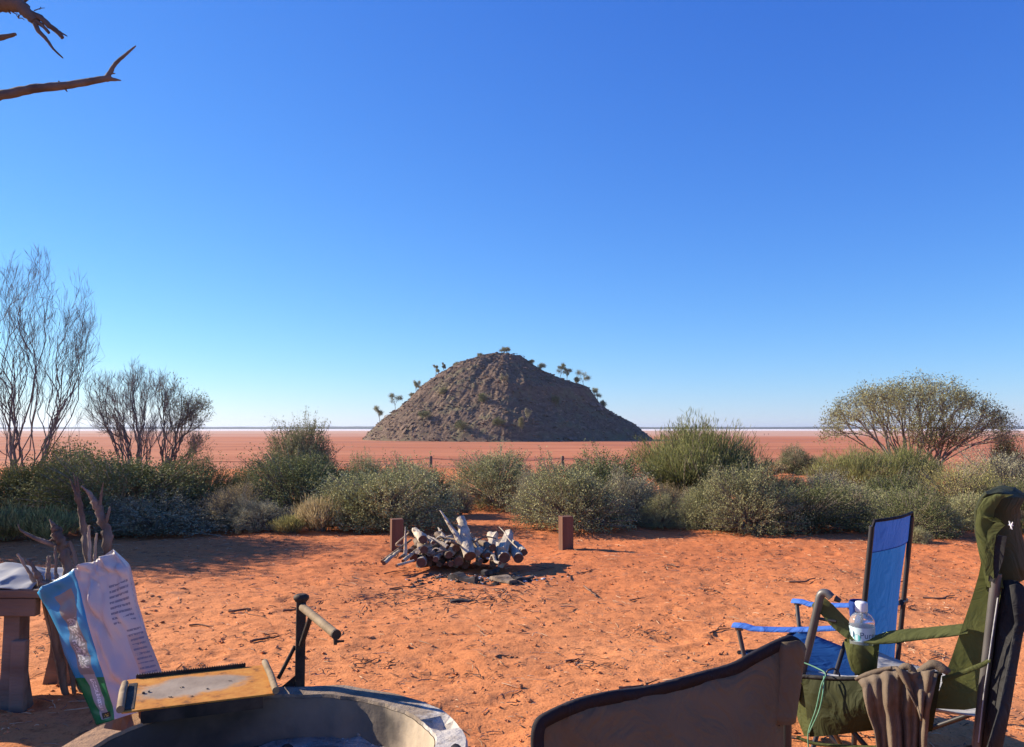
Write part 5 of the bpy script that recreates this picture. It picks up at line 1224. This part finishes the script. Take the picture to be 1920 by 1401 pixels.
def blue_chair():
    f = nrm(A(-.72, .69, 0)); l = nrm(A(.69, .72, 0)); Yn = 3.42
    N0 = pix(1616, 1110, Yn); wd = .50
    bt = pix(1619, 978, Yn - .03)[2]; lean = -f * .05
    def nb(z, u): return A(N0[0], N0[1], 0) + UPV * z + lean * ((z - .60) / .40) + l * wd * u
    t = thing('camping_chair', 'blue folding camp chair with a tall backrest, seen from behind', 'chair', nb(0, .5) + f * .25)
    # backrest: lower panel and a doubled head part
    def sheet(z0, z1, off, n=9, mlat=11, sag=.035):
        G = []
        for j in range(n):
            z = z0 + (z1 - z0) * j / (n - 1); row = []
            for i in range(mlat):
                u = i / (mlat - 1); rnd = 0
                if z1 >= bt - .001 and j == n - 1: rnd = -.018 * max(0, (abs(2 * u - 1) - .80) / .20)
                hz_ = (z - .30) / (bt - .13 - .30); ue = .5 + (u - .5) * (1 - .13 * math.sin(math.pi * min(1, max(0, hz_)))) if z < bt - .13 else u
                row.append(nb(z + rnd, ue) - f * (sag * math.sin(math.pi * u) - .012) + f * off + UPV * .004 * math.sin(3 * u))
            G.append(row)
        return G
    part('backrest', panel(sheet(.26, bt - .128, 0, 14)), MT['blue'], t)
    part('head_panel', panel(sheet(bt - .135, bt, -.006, 6)), MT['bluedbl'], t)
    m = MB(); e = [p - f * .004 for p in [nb(.50, 0)] + [nb(bt - .02, 0)]] + [nb(bt + .002, u) - f * .03 * math.sin(math.pi * u) for u in (.03, .2, .5, .8, .97)] + [nb(bt - .02, 1), nb(.55, 1)]
    m.tube(e, .007, 8); part('binding', m, MT['binding'], t)
    for u in (0, 1):
        m = MB(); m.tube([nb(.0, u) - f * .02, nb(.3, u), nb(.62, u), nb(bt - .02, u)], .011, 10); part('back_pole', m, MT['tubeblk'], t)
        m = MB(); q = nb(.60, u); m.tube([q - l * .03, q + l * .03], .013, 8); part('bracket', m, MT['tubeblk'], t)
        m = MB(); q = nb(.42, u); m.tube([q - l * .02, q + l * .02], .016, 8); part('bracket', m, MT['tubeblk'], t)
    # seat
    sz = .33; FRN = {}
    for k, (px, py, u) in enumerate(((1384, 1176, 0), (1494, 1130, 1))):
        Yf = (nb(0, u) + f * .56 + l * (.06 if u else -.06))[1]; FRN[u] = pix(px, py, Yf)
    G = []
    for j in range(8):
        v = j / 7; row = []
        for i in range(11):
            u = i / 10; b0 = nb(.27, u); fr_ = lerp(FRN[0], FRN[1], u) * A(1, 1, 0) + UPV * (sz + .03)
            b0 = b0 * A(1, 1, 0) + UPV * .29
            p = lerp(b0, fr_, v); row.append(p - UPV * .05 * math.sin(math.pi * u) * (1 - .3 * v))
        G.append(row)
    part('seat', panel(G), MT['blue'], t, solid=.003)
    m = MB(); m.tube([G[-1][i] for i in range(11)], .009, 8); part('seat_binding', m, MT['binding'], t)
    for u in (0, 1):
        F0 = FRN[u]; B0 = nb(.60 if u else .58, u) ; sd = (1 if u else -1)
        # arm strap, flat cloth
        G = []
        for j in range(13):
            v = j / 12; p = lerp(F0 + f * .02, B0, v) + UPV * (-.012 * math.sin(math.pi * v) + .012 * (v < .1))
            G.append([p + l * w + UPV * dz for w, dz in ((-.028, -.012), (-.016, .002), (0, .005), (.016, .002), (.028, -.012))])
        part('arm_strap', panel(G), MT['bluearm'], t, solid=.003)
        m = MB(); m.tube([F0 + f * .01 - UPV * .004, F0 + UPV * .0 - f * .02], .014, 8); m.tube([F0 - UPV * .005, lerp(F0, nb(0, u) + f * .40, .5) * A(1, 1, 0) + UPV * (F0[2] * .55), F0 * A(1, 1, 0) - f * .02 + UPV * .0], .0105, 10); part('front_leg', m, MT['tube'], t)
        m = MB(); ft = F0 * A(1, 1, 0) + UPV * .22; m.box(ft, (.07, .03, .05), (f, l, UPV)); part('leg_joint', m, MT['tubeblk'], t)
        m = MB(); m.tube([F0 * A(1, 1, 0) - f * .02 + UPV * .03, nb(.30, 1 - u)], .009, 8); part('cross_tube', m, MT['tubeblk'], t)
        m = MB(); m.tube([nb(.02, u) - f * .02, lerp(F0, FRN[1 - u], .1) * A(1, 1, 0) + UPV * (sz + .02)], .009, 8); part('cross_tube', m, MT['tubeblk'], t)
    # cup holder of the far arm
    c = lerp(FRN[1], nb(.60, 1), .62); m = MB(); m.lathe(c - UPV * .11, [(.001, 0), (.040, .0), (.047, .05), (.050, .105), (.046, .115)], 18); part('cup_holder', m, MT['bluedbl'], t, solid=.003)
    m = MB(); p = lerp(FRN[0], nb(.6, 0), .8) * A(1, 1, 0) + UPV * .28 + f * .02; G = [[p + l * a_ + f * .05 * s_ + UPV * (-.07 * s_) for a_ in (0, .05, .10)] for s_ in (0, .5, 1)]; m.grid(G); part('side_flap', m, MT['bluearm'], t, solid=.003)
blue_chair()

def green_chair():
    f = nrm(A(-.78, .625, 0)); l = nrm(A(.625, .78, 0)); Yn = 2.70
    PB = pix(1833, 1392, Yn + .06); PT = pix(1866, 1098, Yn)
    def pole(z): return lerp(PB, PT, (z - PB[2]) / (PT[2] - PB[2]))
    ztop = pix(1868, 935, Yn - .02)[2]; base = pole(0) + l * .27 + f * .22; base[2] = 0
    t = thing('camping_chair', 'olive green camp chair with a grey headrest and side pocket', 'chair', base)
    W = .54
    S = lambda px, py, off=0.: onp(px, py, PT - l * off, l)       # point on the chair's near side
    # back poles
    for u in (0, 1):
        o_ = l * W * u; m = MB(); m.tube([pole(.0) * A(1, 1, 0) + o_, pole(.25) + o_, pole(.6) + o_, pole(pix(1866, 1075, Yn)[2] if u == 0 else ztop - .22) + o_], .016 if u == 0 else .013, 12); part('back_pole', m, MT['tube'] if u == 0 else MT['tubeblk'], t)
    m = MB(); m.tube([S(1872, 1120, .004) - l * .012, S(1846, 1300, .01) - l * .012, S(1836, 1390, .01) - l * .012], .0025, 5); part('seam_cord', m, MT['seatgrey'], t)
    # backrest: hangs in front of the poles towards the bottom
    ex = [(1862, 1000), (1852, 1080), (1842, 1130), (1826, 1190), (1814, 1240), (1800, 1290), (1788, 1335)]
    G = []
    for k, (px, py) in enumerate(ex):
        p0 = S(px, py); v = k / (len(ex) - 1); row = []
        for i in range(12):
            u = i / 11; cur = -f * (.05 + .05 * v) * math.sin(math.pi * min(1, u * 1.0)) 
            wing = f * (.018 + .045 * v) * (1 - min(1, u / .12)) ** 2
            row.append(p0 + l * (W * u - .006) + cur + wing)
        G.append(row)
    # seat continues from the backrest
    part('backrest', panel(G), MT['gthin'], t)
    G2 = []
    for j in range(8):
        v = j / 7; row = []
        for i in range(12):
            u = i / 11; p = G[-1][i] + f * .46 * v + UPV * (-.035 * math.sin(math.pi * v) + .05 * v); row.append(p - UPV * .05 * math.sin(math.pi * u))
        G2.append(row)
    part('seat', panel(G2), MT['seatgrey'], t, solid=.003)
    # dark back cover hanging behind the backrest
    G = []
    lf_ = [(1880, 1090), (1868, 1160), (1856, 1240), (1846, 1320), (1836, 1401)]; rt_ = [(1893, 1100), (1903, 1165), (1886, 1260), (1872, 1330), (1846, 1420)]
    for k in range(5):
        a_ = onp(*lf_[k], PT - f * .03, l) + l * .02; b_ = onp(rt_[k][0], rt_[k][1], PT + l * .22 - f * (.10), nrm(f + l * .2))
        row = []
        for i in range(9):
            u = i / 8; p = lerp(a_, b_, u) - f * .05 * math.sin(math.pi * u) + UPV * .008 * math.sin(9 * u + k); row.append(p)
        G.append(row)
    part('back_cover', panel(G), MT['gblack'], t, solid=.004)
    # headrest: padded shape, olive front wrapping to a grey back
    hl = [(1850, 926), (1840, 936), (1829, 960), (1830, 1000), (1836, 1030), (1843, 1060), (1849, 1090), (1851, 1110)]
    hr = [(1868, 926), (1888, 936), (1900, 960), (1904, 1000), (1903, 1040), (1897, 1070), (1886, 1100), (1880, 1130)]
    n = 28; G = []
    for k in range(8):
        a_ = onp(*hl[k], PT + f * .03, l); Yr = a_[1] + .10; b_ = pix(hr[k][0], hr[k][1], Yr + .14)
        a2 = a_ + l * .40
        w = b_ - a_; row = []
        bk = -f * (.075 if 1 <= k <= 6 else .035)
        far = a_ + l * .46
        loop = [a_, a_ + f * .020 + l * .10, a_ + f * .024 + l * .24, far + f * .01, far - f * .02, a_ + l * .34 + bk * 1.15, a_ + l * .18 + bk * 1.3, a_ + l * .05 + bk]
        loop = loop + [loop[0]]; cv = curve(loop, 4)[:-1]; row = [p + UPV * .004 * math.sin(7 * q_ + k) for q_, p in enumerate(cv)]
        G.append(row)
    m = MB(); m.grid(G, 0, True, True); ng = len(G[0])
    cen0 = sum(G[0]) / ng; m.add(G[0] + [cen0 + UPV * .010], [(i, (i + 1) % ng, ng) for i in range(ng)], 0, True)
    m.mi = [1 if (q_ < 7 * ng and 17 <= (q_ % ng) <= 31) else 0 for q_ in range(len(m.mi))]
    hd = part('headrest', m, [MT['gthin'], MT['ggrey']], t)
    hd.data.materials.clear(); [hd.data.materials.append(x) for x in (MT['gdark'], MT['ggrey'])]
    # olive edge fold of the headrest, its sunlit tone painted as a lighter olive
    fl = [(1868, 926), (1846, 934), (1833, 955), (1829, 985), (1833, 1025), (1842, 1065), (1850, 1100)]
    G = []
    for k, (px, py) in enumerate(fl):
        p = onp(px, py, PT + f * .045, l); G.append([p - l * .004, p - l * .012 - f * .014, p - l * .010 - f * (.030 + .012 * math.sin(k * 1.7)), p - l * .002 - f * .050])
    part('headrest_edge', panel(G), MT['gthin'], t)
    fl = [(1838, 968), (1846, 972), (1858, 972), (1869, 978), (1862, 984), (1852, 995), (1848, 1020), (1846, 1050), (1848, 1080)]
    G = []
    for k, (px, py) in enumerate(fl):
        p = onp(px, py, PT + f * .02 - l * .035, l); G.append([p, p - f * .014 + UPV * .004, p - f * .024 - UPV * .010])
    part('headrest_fold', panel(G), MT['gthin'], t)
    m = MB(); q0 = [onp(*p, PT - l * .030 - f * .02, l) for p in ((1870, 1004), (1887, 1006), (1880, 1052), (1866, 1092), (1853, 1090), (1856, 1040))]
    m.add(q0 + [p + l * .012 for p in q0], [tuple(range(6)), tuple(range(11, 5, -1))] + [(i, i + 6, (i + 1) % 6 + 6, (i + 1) % 6) for i in range(6)]); part('pocket_flap', m, MT['gblack'], t)
    # white emblem on the grey back of the headrest
    m = MB()
    for (a_, b_) in (((1892, 977), (1898, 993)), ((1899, 979), (1894, 992)), ((1890, 984), (1900, 986))):
        p, q = [onp(x, y, PT - f * .062 - l * .03 + l * .0, nrm(l - f * .15)) for x, y in (a_, b_)]; m.tube([p, (p + q) / 2, q], [.0012, .0030, .0010], 6)
    part('emblem', m, MT['emblem'], t)
    # black struts to the right of the back
    for a_, b_ in (((1886, 1115), (1925, 1168)), ((1900, 1182), (1930, 1178))):
        m = MB(); m.tube([pix(*a_, Yn + .25), pix(*b_, Yn + .2)], .010, 8); part('strut', m, MT['tubeblk'], t)
    # front arm upright
    TU = S(1541, 1116); BU = S(1503, 1262)
    m = MB(); m.tube(curve([S(1559, 1120), S(1549, 1112), TU + f * .004, S(1533, 1140), lerp(TU, BU, .5), BU, BU + (BU - TU) * .35], 4), .0155, 12); part('arm_upright', m, MT['tube'], t)
    m = MB(); p = S(1566, 1122); m.tube([p, S(1576, 1127)], [.012, .008], 8); part('arm_joint', m, MT['tubeblk'], t)
    m = MB(); m.tube([S(1536, 1160), S(1568, 1166)], [.006, .006], 6); part('arm_bolt', m, MT['tubeblk'], t)
    # arm strap with the cup holder
    up_ = [(1521, 1133), (1530, 1124), (1543, 1122), (1560, 1137), (1590, 1168), (1610, 1184), (1640, 1193), (1665, 1185), (1700, 1181), (1740, 1178), (1780, 1174), (1816, 1170)]
    lo_ = [(1524, 1142), (1534, 1146), (1545, 1158), (1560, 1175), (1583, 1194), (1605, 1202), (1640, 1207), (1668, 1206), (1700, 1202), (1740, 1197), (1780, 1193), (1814, 1188)]
    G = []
    for a_, b_ in zip(up_, lo_):
        pa, pb = S(*a_, -.035), S(*b_, .008); G.append([pa + l * .02, lerp(pa, pb, .35) + UPV * .003, lerp(pa, pb, .7) + UPV * .002, pb, pb - UPV * .004 + l * .006])
    part('arm_strap', panel(G), MT['gthin'], t)
    cc = S(1617, 1206, -.035); m = MB(); rr = .058
    m.lathe(cc - UPV * .112, [(.002, 0), (.030, .0), (.044, .012), (.052, .05), (rr, .105), (rr, .118)], 26)
    V = m.v; rg7 = random.Random(5); m.v = [(x + .004 * math.sin(31 * z + 9 * x), y, z) for x, y, z in V]
    part('cup_holder', m, MT['gthin'], t)
    # side pocket hanging under the arm
    topl = [(1503, 1268), (1560, 1272), (1630, 1273), (1700, 1270), (1766, 1262)]; botl = [(1518, 1382), (1570, 1378), (1630, 1370), (1700, 1368), (1748, 1372)]
    def pk(u, v, off):
        x = u * 4; i = min(int(x), 3); g_ = x - i
        a_ = (lerp(A(*topl[i]), A(*topl[i + 1]), g_)); b_ = lerp(A(*botl[i]), A(*botl[i + 1]), g_); q = lerp(a_, b_, v); return S(q[0], q[1], off)
    G = []
    for j in range(10):
        v = j / 9; row = []
        for i in range(15):
            u = i / 14; row.append(pk(u, v, .010 + .050 * math.sin(math.pi * u) ** .5 * math.sin(math.pi * min(1, .12 + .80 * v)) + .005 * math.sin(11 * u + 5 * v)))
        back = [pk(1 - i / 14, v, -.055) for i in range(15)]; G.append(row + back)
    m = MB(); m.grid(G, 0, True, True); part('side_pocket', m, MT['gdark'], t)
    m = MB(); m.tube([G[0][i] for i in range(15)], .0075, 8); part('pocket_rim', m, MT['gblack'], t)
    # lit end of the pocket, its light painted as a lighter olive
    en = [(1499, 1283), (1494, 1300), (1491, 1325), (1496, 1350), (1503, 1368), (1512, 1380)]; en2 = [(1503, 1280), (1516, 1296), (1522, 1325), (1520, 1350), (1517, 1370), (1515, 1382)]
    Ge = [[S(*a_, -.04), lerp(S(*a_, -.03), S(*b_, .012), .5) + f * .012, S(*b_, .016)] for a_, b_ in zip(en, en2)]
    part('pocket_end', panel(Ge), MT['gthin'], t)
    pr = [(1766, 1268), (1790, 1262), (1815, 1252), (1840, 1242), (1857, 1233)]
    G = [[S(x, y, .018), S(x, y + 5, .024), S(x, y + 11, .020)] for x, y in pr]; part('pocket_strap', panel(G), MT['gthin'], t)
    bl_ = [(1494, 1382), (1530, 1395), (1600, 1400), (1680, 1402)]
    m = MB(); m.tube(curve([S(x, y, .03) for x, y in bl_], 4), .006, 6); part('bottom_piping', m, MT['gthin'], t)
    # cords
    m = MB(); m.tube(curve([S(1508, 1243, .02), S(1530, 1252, .03), S(1548, 1264, .05), S(1540, 1285, .075), S(1530, 1330, .08), S(1516, 1372, .06), S(1516, 1405, .05)], 5), .0026, 6); part('cord', m, MT['greycord'], t)
    m = MB(); m.tube(curve([S(1545, 1268, .05), S(1543, 1300, .08), S(1535, 1335, .08), S(1517, 1374, .06)], 5), .0026, 6); part('cord', m, MT['greycord'], t)
    m = MB(); m.tube(curve([S(1548, 1268, .03), S(1552, 1258, .02), S(1562, 1254, .01), S(1572, 1260, .0), S(1575, 1272, .01)], 5), .0032, 6); part('cord_loop', m, MT['tubeblk'], t)
    # legs
    fl_ = BU * A(1, 1, 0)
    for a_, b_ in ((BU, pole(0) * A(1, 1, 0) + f * .05), (fl_ + f * .03, pole(.34)), (fl_ + f * .03, BU + l * W), (fl_ + l * W, BU), (fl_ + l * W, pole(.34) + l * W)):
        m = MB(); m.tube([a_, lerp(a_, b_, .5), b_], .010, 8); part('leg_tube', m, MT['tubeblk'], t)
    # things on the chair ------------------------------------------------
    return S, f, l, cc
MT['emblem'] = mat('white_print', (.75, .75, .74), None)
GS, GF, GL, GC = green_chair()

def bottle():
    m0 = bpy.data.materials.new('clear_plastic'); m0.use_nodes = True; b = m0.node_tree.nodes['Principled BSDF']
    b.inputs['Transmission Weight'].default_value = .85; b.inputs['Base Color'].default_value = (.86, .90, .92, 1); b.inputs['Roughness'].default_value = .12; b.inputs['IOR'].default_value = 1.18
    r = .0435; zb = GC[2] - .066; c = A(GC[0], GC[1], zb)
    k = (pix(1615, 1128, GC[1])[2] - zb)
    t = thing('water_bottle', 'clear plastic water bottle with white cap in the green cup holder', 'bottle', c)
    H = k
    m = MB(); m.lathe(c, [(.001, 0), (r * .9, 0), (r, .012), (r, H * .35), (r * .985, H * .36), (r * .985, H * .60), (r, H * .61), (r, H * .66), (r * .95, H * .71), (r * .80, H * .76), (r * .58, H * .80), (r * .42, H * .825), (r * .40, H * .86)], 32); part('body', m, m0, t)
    m = MB(); m.lathe(c, [(r * .40, H * .835), (r * .49, H * .835), (r * .50, H * .85), (r * .49, H * .975), (r * .44, H * .995), (.001, H)], 28); part('cap', m, MT['capwhite'], t)
    m = MB(); zl0, zl1 = H * .365, H * .595; m.lathe(c, [(r * 1.006, zl0), (r * 1.008, zl1)], 40); lb = part('label', m, MT['labelblue'], t)
    cu = bpy.data.curves.new('pure', 'FONT'); cu.body = 'Pure'; cu.size = .030; cu.align_x = 'CENTER'
    to = bpy.data.objects.new('lettering_tmp', cu); COL.objects.link(to); bpy.context.view_layer.update()
    me = bpy.data.meshes.new_from_object(to.evaluated_get(bpy.context.evaluated_depsgraph_get())); bpy.data.objects.remove(to); bpy.data.curves.remove(cu)
    a0 = math.atan2(-c[1], -c[0]) + .45
    for v in me.vertices:
        x, y = v.co.x, v.co.y; a = a0 + x / r; v.co = (r * 1.016 * math.cos(a), r * 1.016 * math.sin(a), zl0 + .014 + y)
    o = link('lettering', me, MT['labeltext'], lb)
    def blob_(ang, z, rad, mt, nm):
        mb = MB(); P = [c + A(r * 1.013 * math.cos(a0 + ang + rad / r * math.cos(q)), r * 1.013 * math.sin(a0 + ang + rad / r * math.cos(q)), z + rad * math.sin(q)) for q in np.linspace(0, 2 * math.pi, 18, endpoint=False)]
        mb.add(P, [tuple(range(18))]); part(nm, mb, mt, lb)
    blob_(-1.35, (zl0 + zl1) / 2, .013, MT['labeltext'], 'label_mark'); blob_(-.85, zl0 + .014, .012, MT['labelteal'], 'label_mark')
MT['capwhite'] = mat('white_cap', (.80, .80, .78), None, rough=.4, spec=.5)
MT['labelblue'] = mat('pale_blue_label', (.46, .62, .68), (.54, .68, .72), 20, .5)
MT['labeltext'] = mat('navy_print', (.05, .10, .17), None)
MT['labelteal'] = mat('teal_print', (.10, .42, .42), None)
bottle()

MT['towel'] = mat('taupe_fleece', (.122, .092, .066), (.165, .126, .092), 30, .95, bump=.6, bscale=300, bdist=.004)
def towel():
    S, f, l = GS, GF, GL
    c = S(1690, 1330, .08); G = []; nu, nv = 64, 40
    topx = (1622, 1752); t = thing('towel', 'grey brown towel draped over the side pocket of the green chair', 'towel', c)
    for j in range(nv):
        v = j / (nv - 1); row = []
        for i in range(nu):
            u = i / (nu - 1)
            xl = interp([0, .1, .2, .4, .6, 1], [1604, 1618, 1620, 1628, 1640, 1648], v); xr = interp([0, .15, .4, .7, 1], [1760, 1752, 1742, 1738, 1736], v)
            x = xl + (xr - xl) * u
            ytop = interp([0, .12, .3, .5, .62, .8, 1], [1272, 1262, 1253, 1250, 1262, 1255, 1262], u)
            y = ytop + (1440 - ytop) * v
            fold = (math.sin(u * 19 + 1.5 * math.sin(v * 3)) * .5 + .35 * math.sin(u * 41 + 2 * v) + .5 * math.sin(u * 9 - 2.2 * v)) * (.013 + .012 * min(1, v * 3))
            off = .072 + fold + .022 * math.sin(math.pi * min(1, v * 2.2)) if v > .06 else .03 + v * .7 + fold
            row.append(S(x, y, off))
        G.append(row)
    part('drape', panel(G), MT['towel'], t, solid=.006)
    G = []                                   # second layer folded diagonally over the right half
    for j in range(20):
        v = j / 19; row = []
        for i in range(26):
            u = i / 25
            xl = interp([0, .4, 1], [1678, 1697, 1724], v); xr = interp([0, .4, 1], [1752, 1744, 1730], v)
            yb = 1352 - 30 * abs(u - .55); y = lerp(interp([0, .4, 1], [1250, 1262, 1256], u), yb, v); x = xl + (xr - xl) * u
            row.append(S(x, y, .105 + .016 * math.sin(u * 8 + v * 4) + .010 * math.sin(u * 17 - v * 5)))
        G.append(row)
    part('folded_corner', panel(G), MT['towel'], t, solid=.006)
    rolls = [([(1604, 1274), (1625, 1266), (1650, 1258), (1672, 1252)], .009, .06), ([(1684, 1270), (1691, 1254), (1703, 1250), (1713, 1262), (1708, 1280)], .012, .085), ([(1720, 1262), (1738, 1252), (1752, 1246), (1772, 1256), (1780, 1262)], .015, .045)]
    for pts, r, off in rolls:
        cv = curve([S(x, y, off) for x, y in pts], 6); R = [r * (.55 + .5 * math.sin(math.pi * (k + 1) / (len(cv) + 1))) for k in range(len(cv))]
        m = MB(); m.tube(cv, R, 12, rough=.10, seed=3); part('gather', m, MT['towel'], t)
towel()

def brown_chair():
    P0 = pix(1003, 1360, 1.68); P1 = pix(1503, 1205, 1.98); d = nrm((P1 - P0) * A(1, 1, 0)); n = A(-d[1], d[0], 0)
    O = lambda px, py: onp(px, py, P0, n)
    top = [(1001.5, 1378), (1006, 1358), (1021, 1343), (1084, 1315), (1150, 1300), (1225, 1289), (1305, 1267), (1371, 1249), (1414, 1226), (1460, 1203), (1483, 1196), (1497, 1203), (1507, 1217)]
    TX = [p[0] for p in top]; TY = [p[1] for p in top]
    c = lerp(P0, P1, .5) * A(1, 1, 0) + n * .25
    t = thing('camping_chair', 'taupe camp chair with black edging, seen from behind at the bottom', 'chair', c)
    xs_ = [1001.5, 1006, 1021, 1040, 1060, 1084, 1115, 1150, 1190, 1225, 1265, 1305, 1340, 1371, 1395, 1414, 1440, 1460]
    G = []
    for j in range(14):
        v = j / 13; row = []
        for x in xs_:
            y = interp(TX, TY, x); a_ = O(x, y); u = (x - 1001.5) / (1507 - 1001.5)
            p = lerp(a_, A(a_[0], a_[1], .30), v) + n * (-.045 * math.sin(math.pi * u) * math.sin(math.pi * min(1, v)) + .004 * math.sin(14 * u + 6 * v) * v + .007 * math.sin(9 * (u * 1.3 + v * .8)) * math.exp(-((u - .82) / .22) ** 2) * min(1, v * 5) + .005 * math.sin(26 * u - 7 * v) * math.exp(-(v / .25) ** 2) * min(1, v * 8))
            row.append(p)
        G.append(row)
    part('backrest', panel(G), MT['taupe'], t, solid=.004)
    # sleeve over the right pole
    G = []
    for j in range(10):
        v = j / 9; row = []
        for i in range(8):
            u = i / 7; x = 1460 + 47 * u - 18 * v; yt = interp(TX, TY, 1460 + 47 * u); y = lerp(yt, 1356 - 6 * u, v)
            row.append(O(x, y) - n * (.004 + .020 * math.sin(math.pi * u) ** .8))
        G.append(row)
    part('pole_sleeve', panel(G), MT['taupe'], t, solid=.004)
    m = MB(); m.tube(curve([O(1476, 1226) - n * .012, O(1468, 1280) - n * .012, O(1453, 1358) - n * .012], 4), .0025, 6); part('seam', m, MT['binding'], t)
    # black binding along the top edge
    G = []
    cv = curve([A(*p, 0) for p in [(1001, 1430), (1001, 1400)] + top], 4)
    for q in cv:
        p = O(q[0], q[1]); i = None; G.append(p)
    m = MB(); H = []
    for k, p in enumerate(G):
        T = nrm(G[min(k + 1, len(G) - 1)] - G[max(k - 1, 0)]); Nn = nrm(np.cross(T, n)); Nn = Nn if np.dot(Nn, A(-.35, 0, .9)) > 0 else -Nn
        H.append([p - n * .005 - Nn * .020, p - n * .007, p + Nn * .004 - n * .003, p + Nn * .004 + n * .005, p + n * .007 - Nn * .02])
    m.grid(H); part('binding', m, MT['binding'], t, solid=.002)
    # poles, arms and legs
    for (x, y, u) in ((1010, 1365, 0), (1478, 1225, 1)):
        a_ = O(x, y); m = MB(); m.tube([a_ + n * .006, A(a_[0], a_[1], .45) + n * .02, A(a_[0], a_[1], .0) + n * .02], .012, 10); part('back_pole', m, MT['tubeblk'], t)
        fr = A(a_[0], a_[1], 0) + n * .48
        m = MB(); m.tube([A(a_[0], a_[1], .58) + n * .02, fr + UPV * .58], .014, 8); part('arm', m, MT['binding'], t)
        m = MB(); m.tube([fr + UPV * .58, fr], .011, 8); part('front_leg', m, MT['tubeblk'], t)
    A0, A1 = O(1010, 1365) * A(1, 1, 0), O(1478, 1225) * A(1, 1, 0)
    G = [[lerp(A0, A1, u) + n * (.03 + .44 * v) + UPV * (.38 + .03 * v - .05 * math.sin(math.pi * u)) for u in np.linspace(0, 1, 9)] for v in np.linspace(0, 1, 7)]
    part('seat', panel(G), MT['taupe'], t, solid=.004)
    for a_, b_ in ((A0, A1 + n * .46 + UPV * .38), (A1, A0 + n * .46 + UPV * .38), (A0 + n * .48, A1 + UPV * .36), (A1 + n * .48, A0 + UPV * .36)):
        m = MB(); m.tube([a_, b_], .009, 8); part('cross_tube', m, MT['tubeblk'], t)
brown_chair()

# ------------------------------------------------------------------ haze in the air
hm = bpy.data.materials.new('haze_air'); hm.use_nodes = True; hn = hm.node_tree; hn.nodes.clear()
hv = hn.nodes.new('ShaderNodeVolumePrincipled'); hv.inputs['Color'].default_value = (.72, .82, 1, 1); hv.inputs['Density'].default_value = 0.00007; hv.inputs['Anisotropy'].default_value = .3
hn.links.new(hv.outputs[0], hn.nodes.new('ShaderNodeOutputMaterial').inputs['Volume'])
hb = MB(); hb.box((0, 9000, (LAKE - 1.5 + 52) / 2), (44000, 24000, 52 - (LAKE - 1.5)))
hz = link('haze', hb.mesh('haze'), hm); setp(hz, 'thin pale haze in the air over the lake', 'haze', kind='stuff')
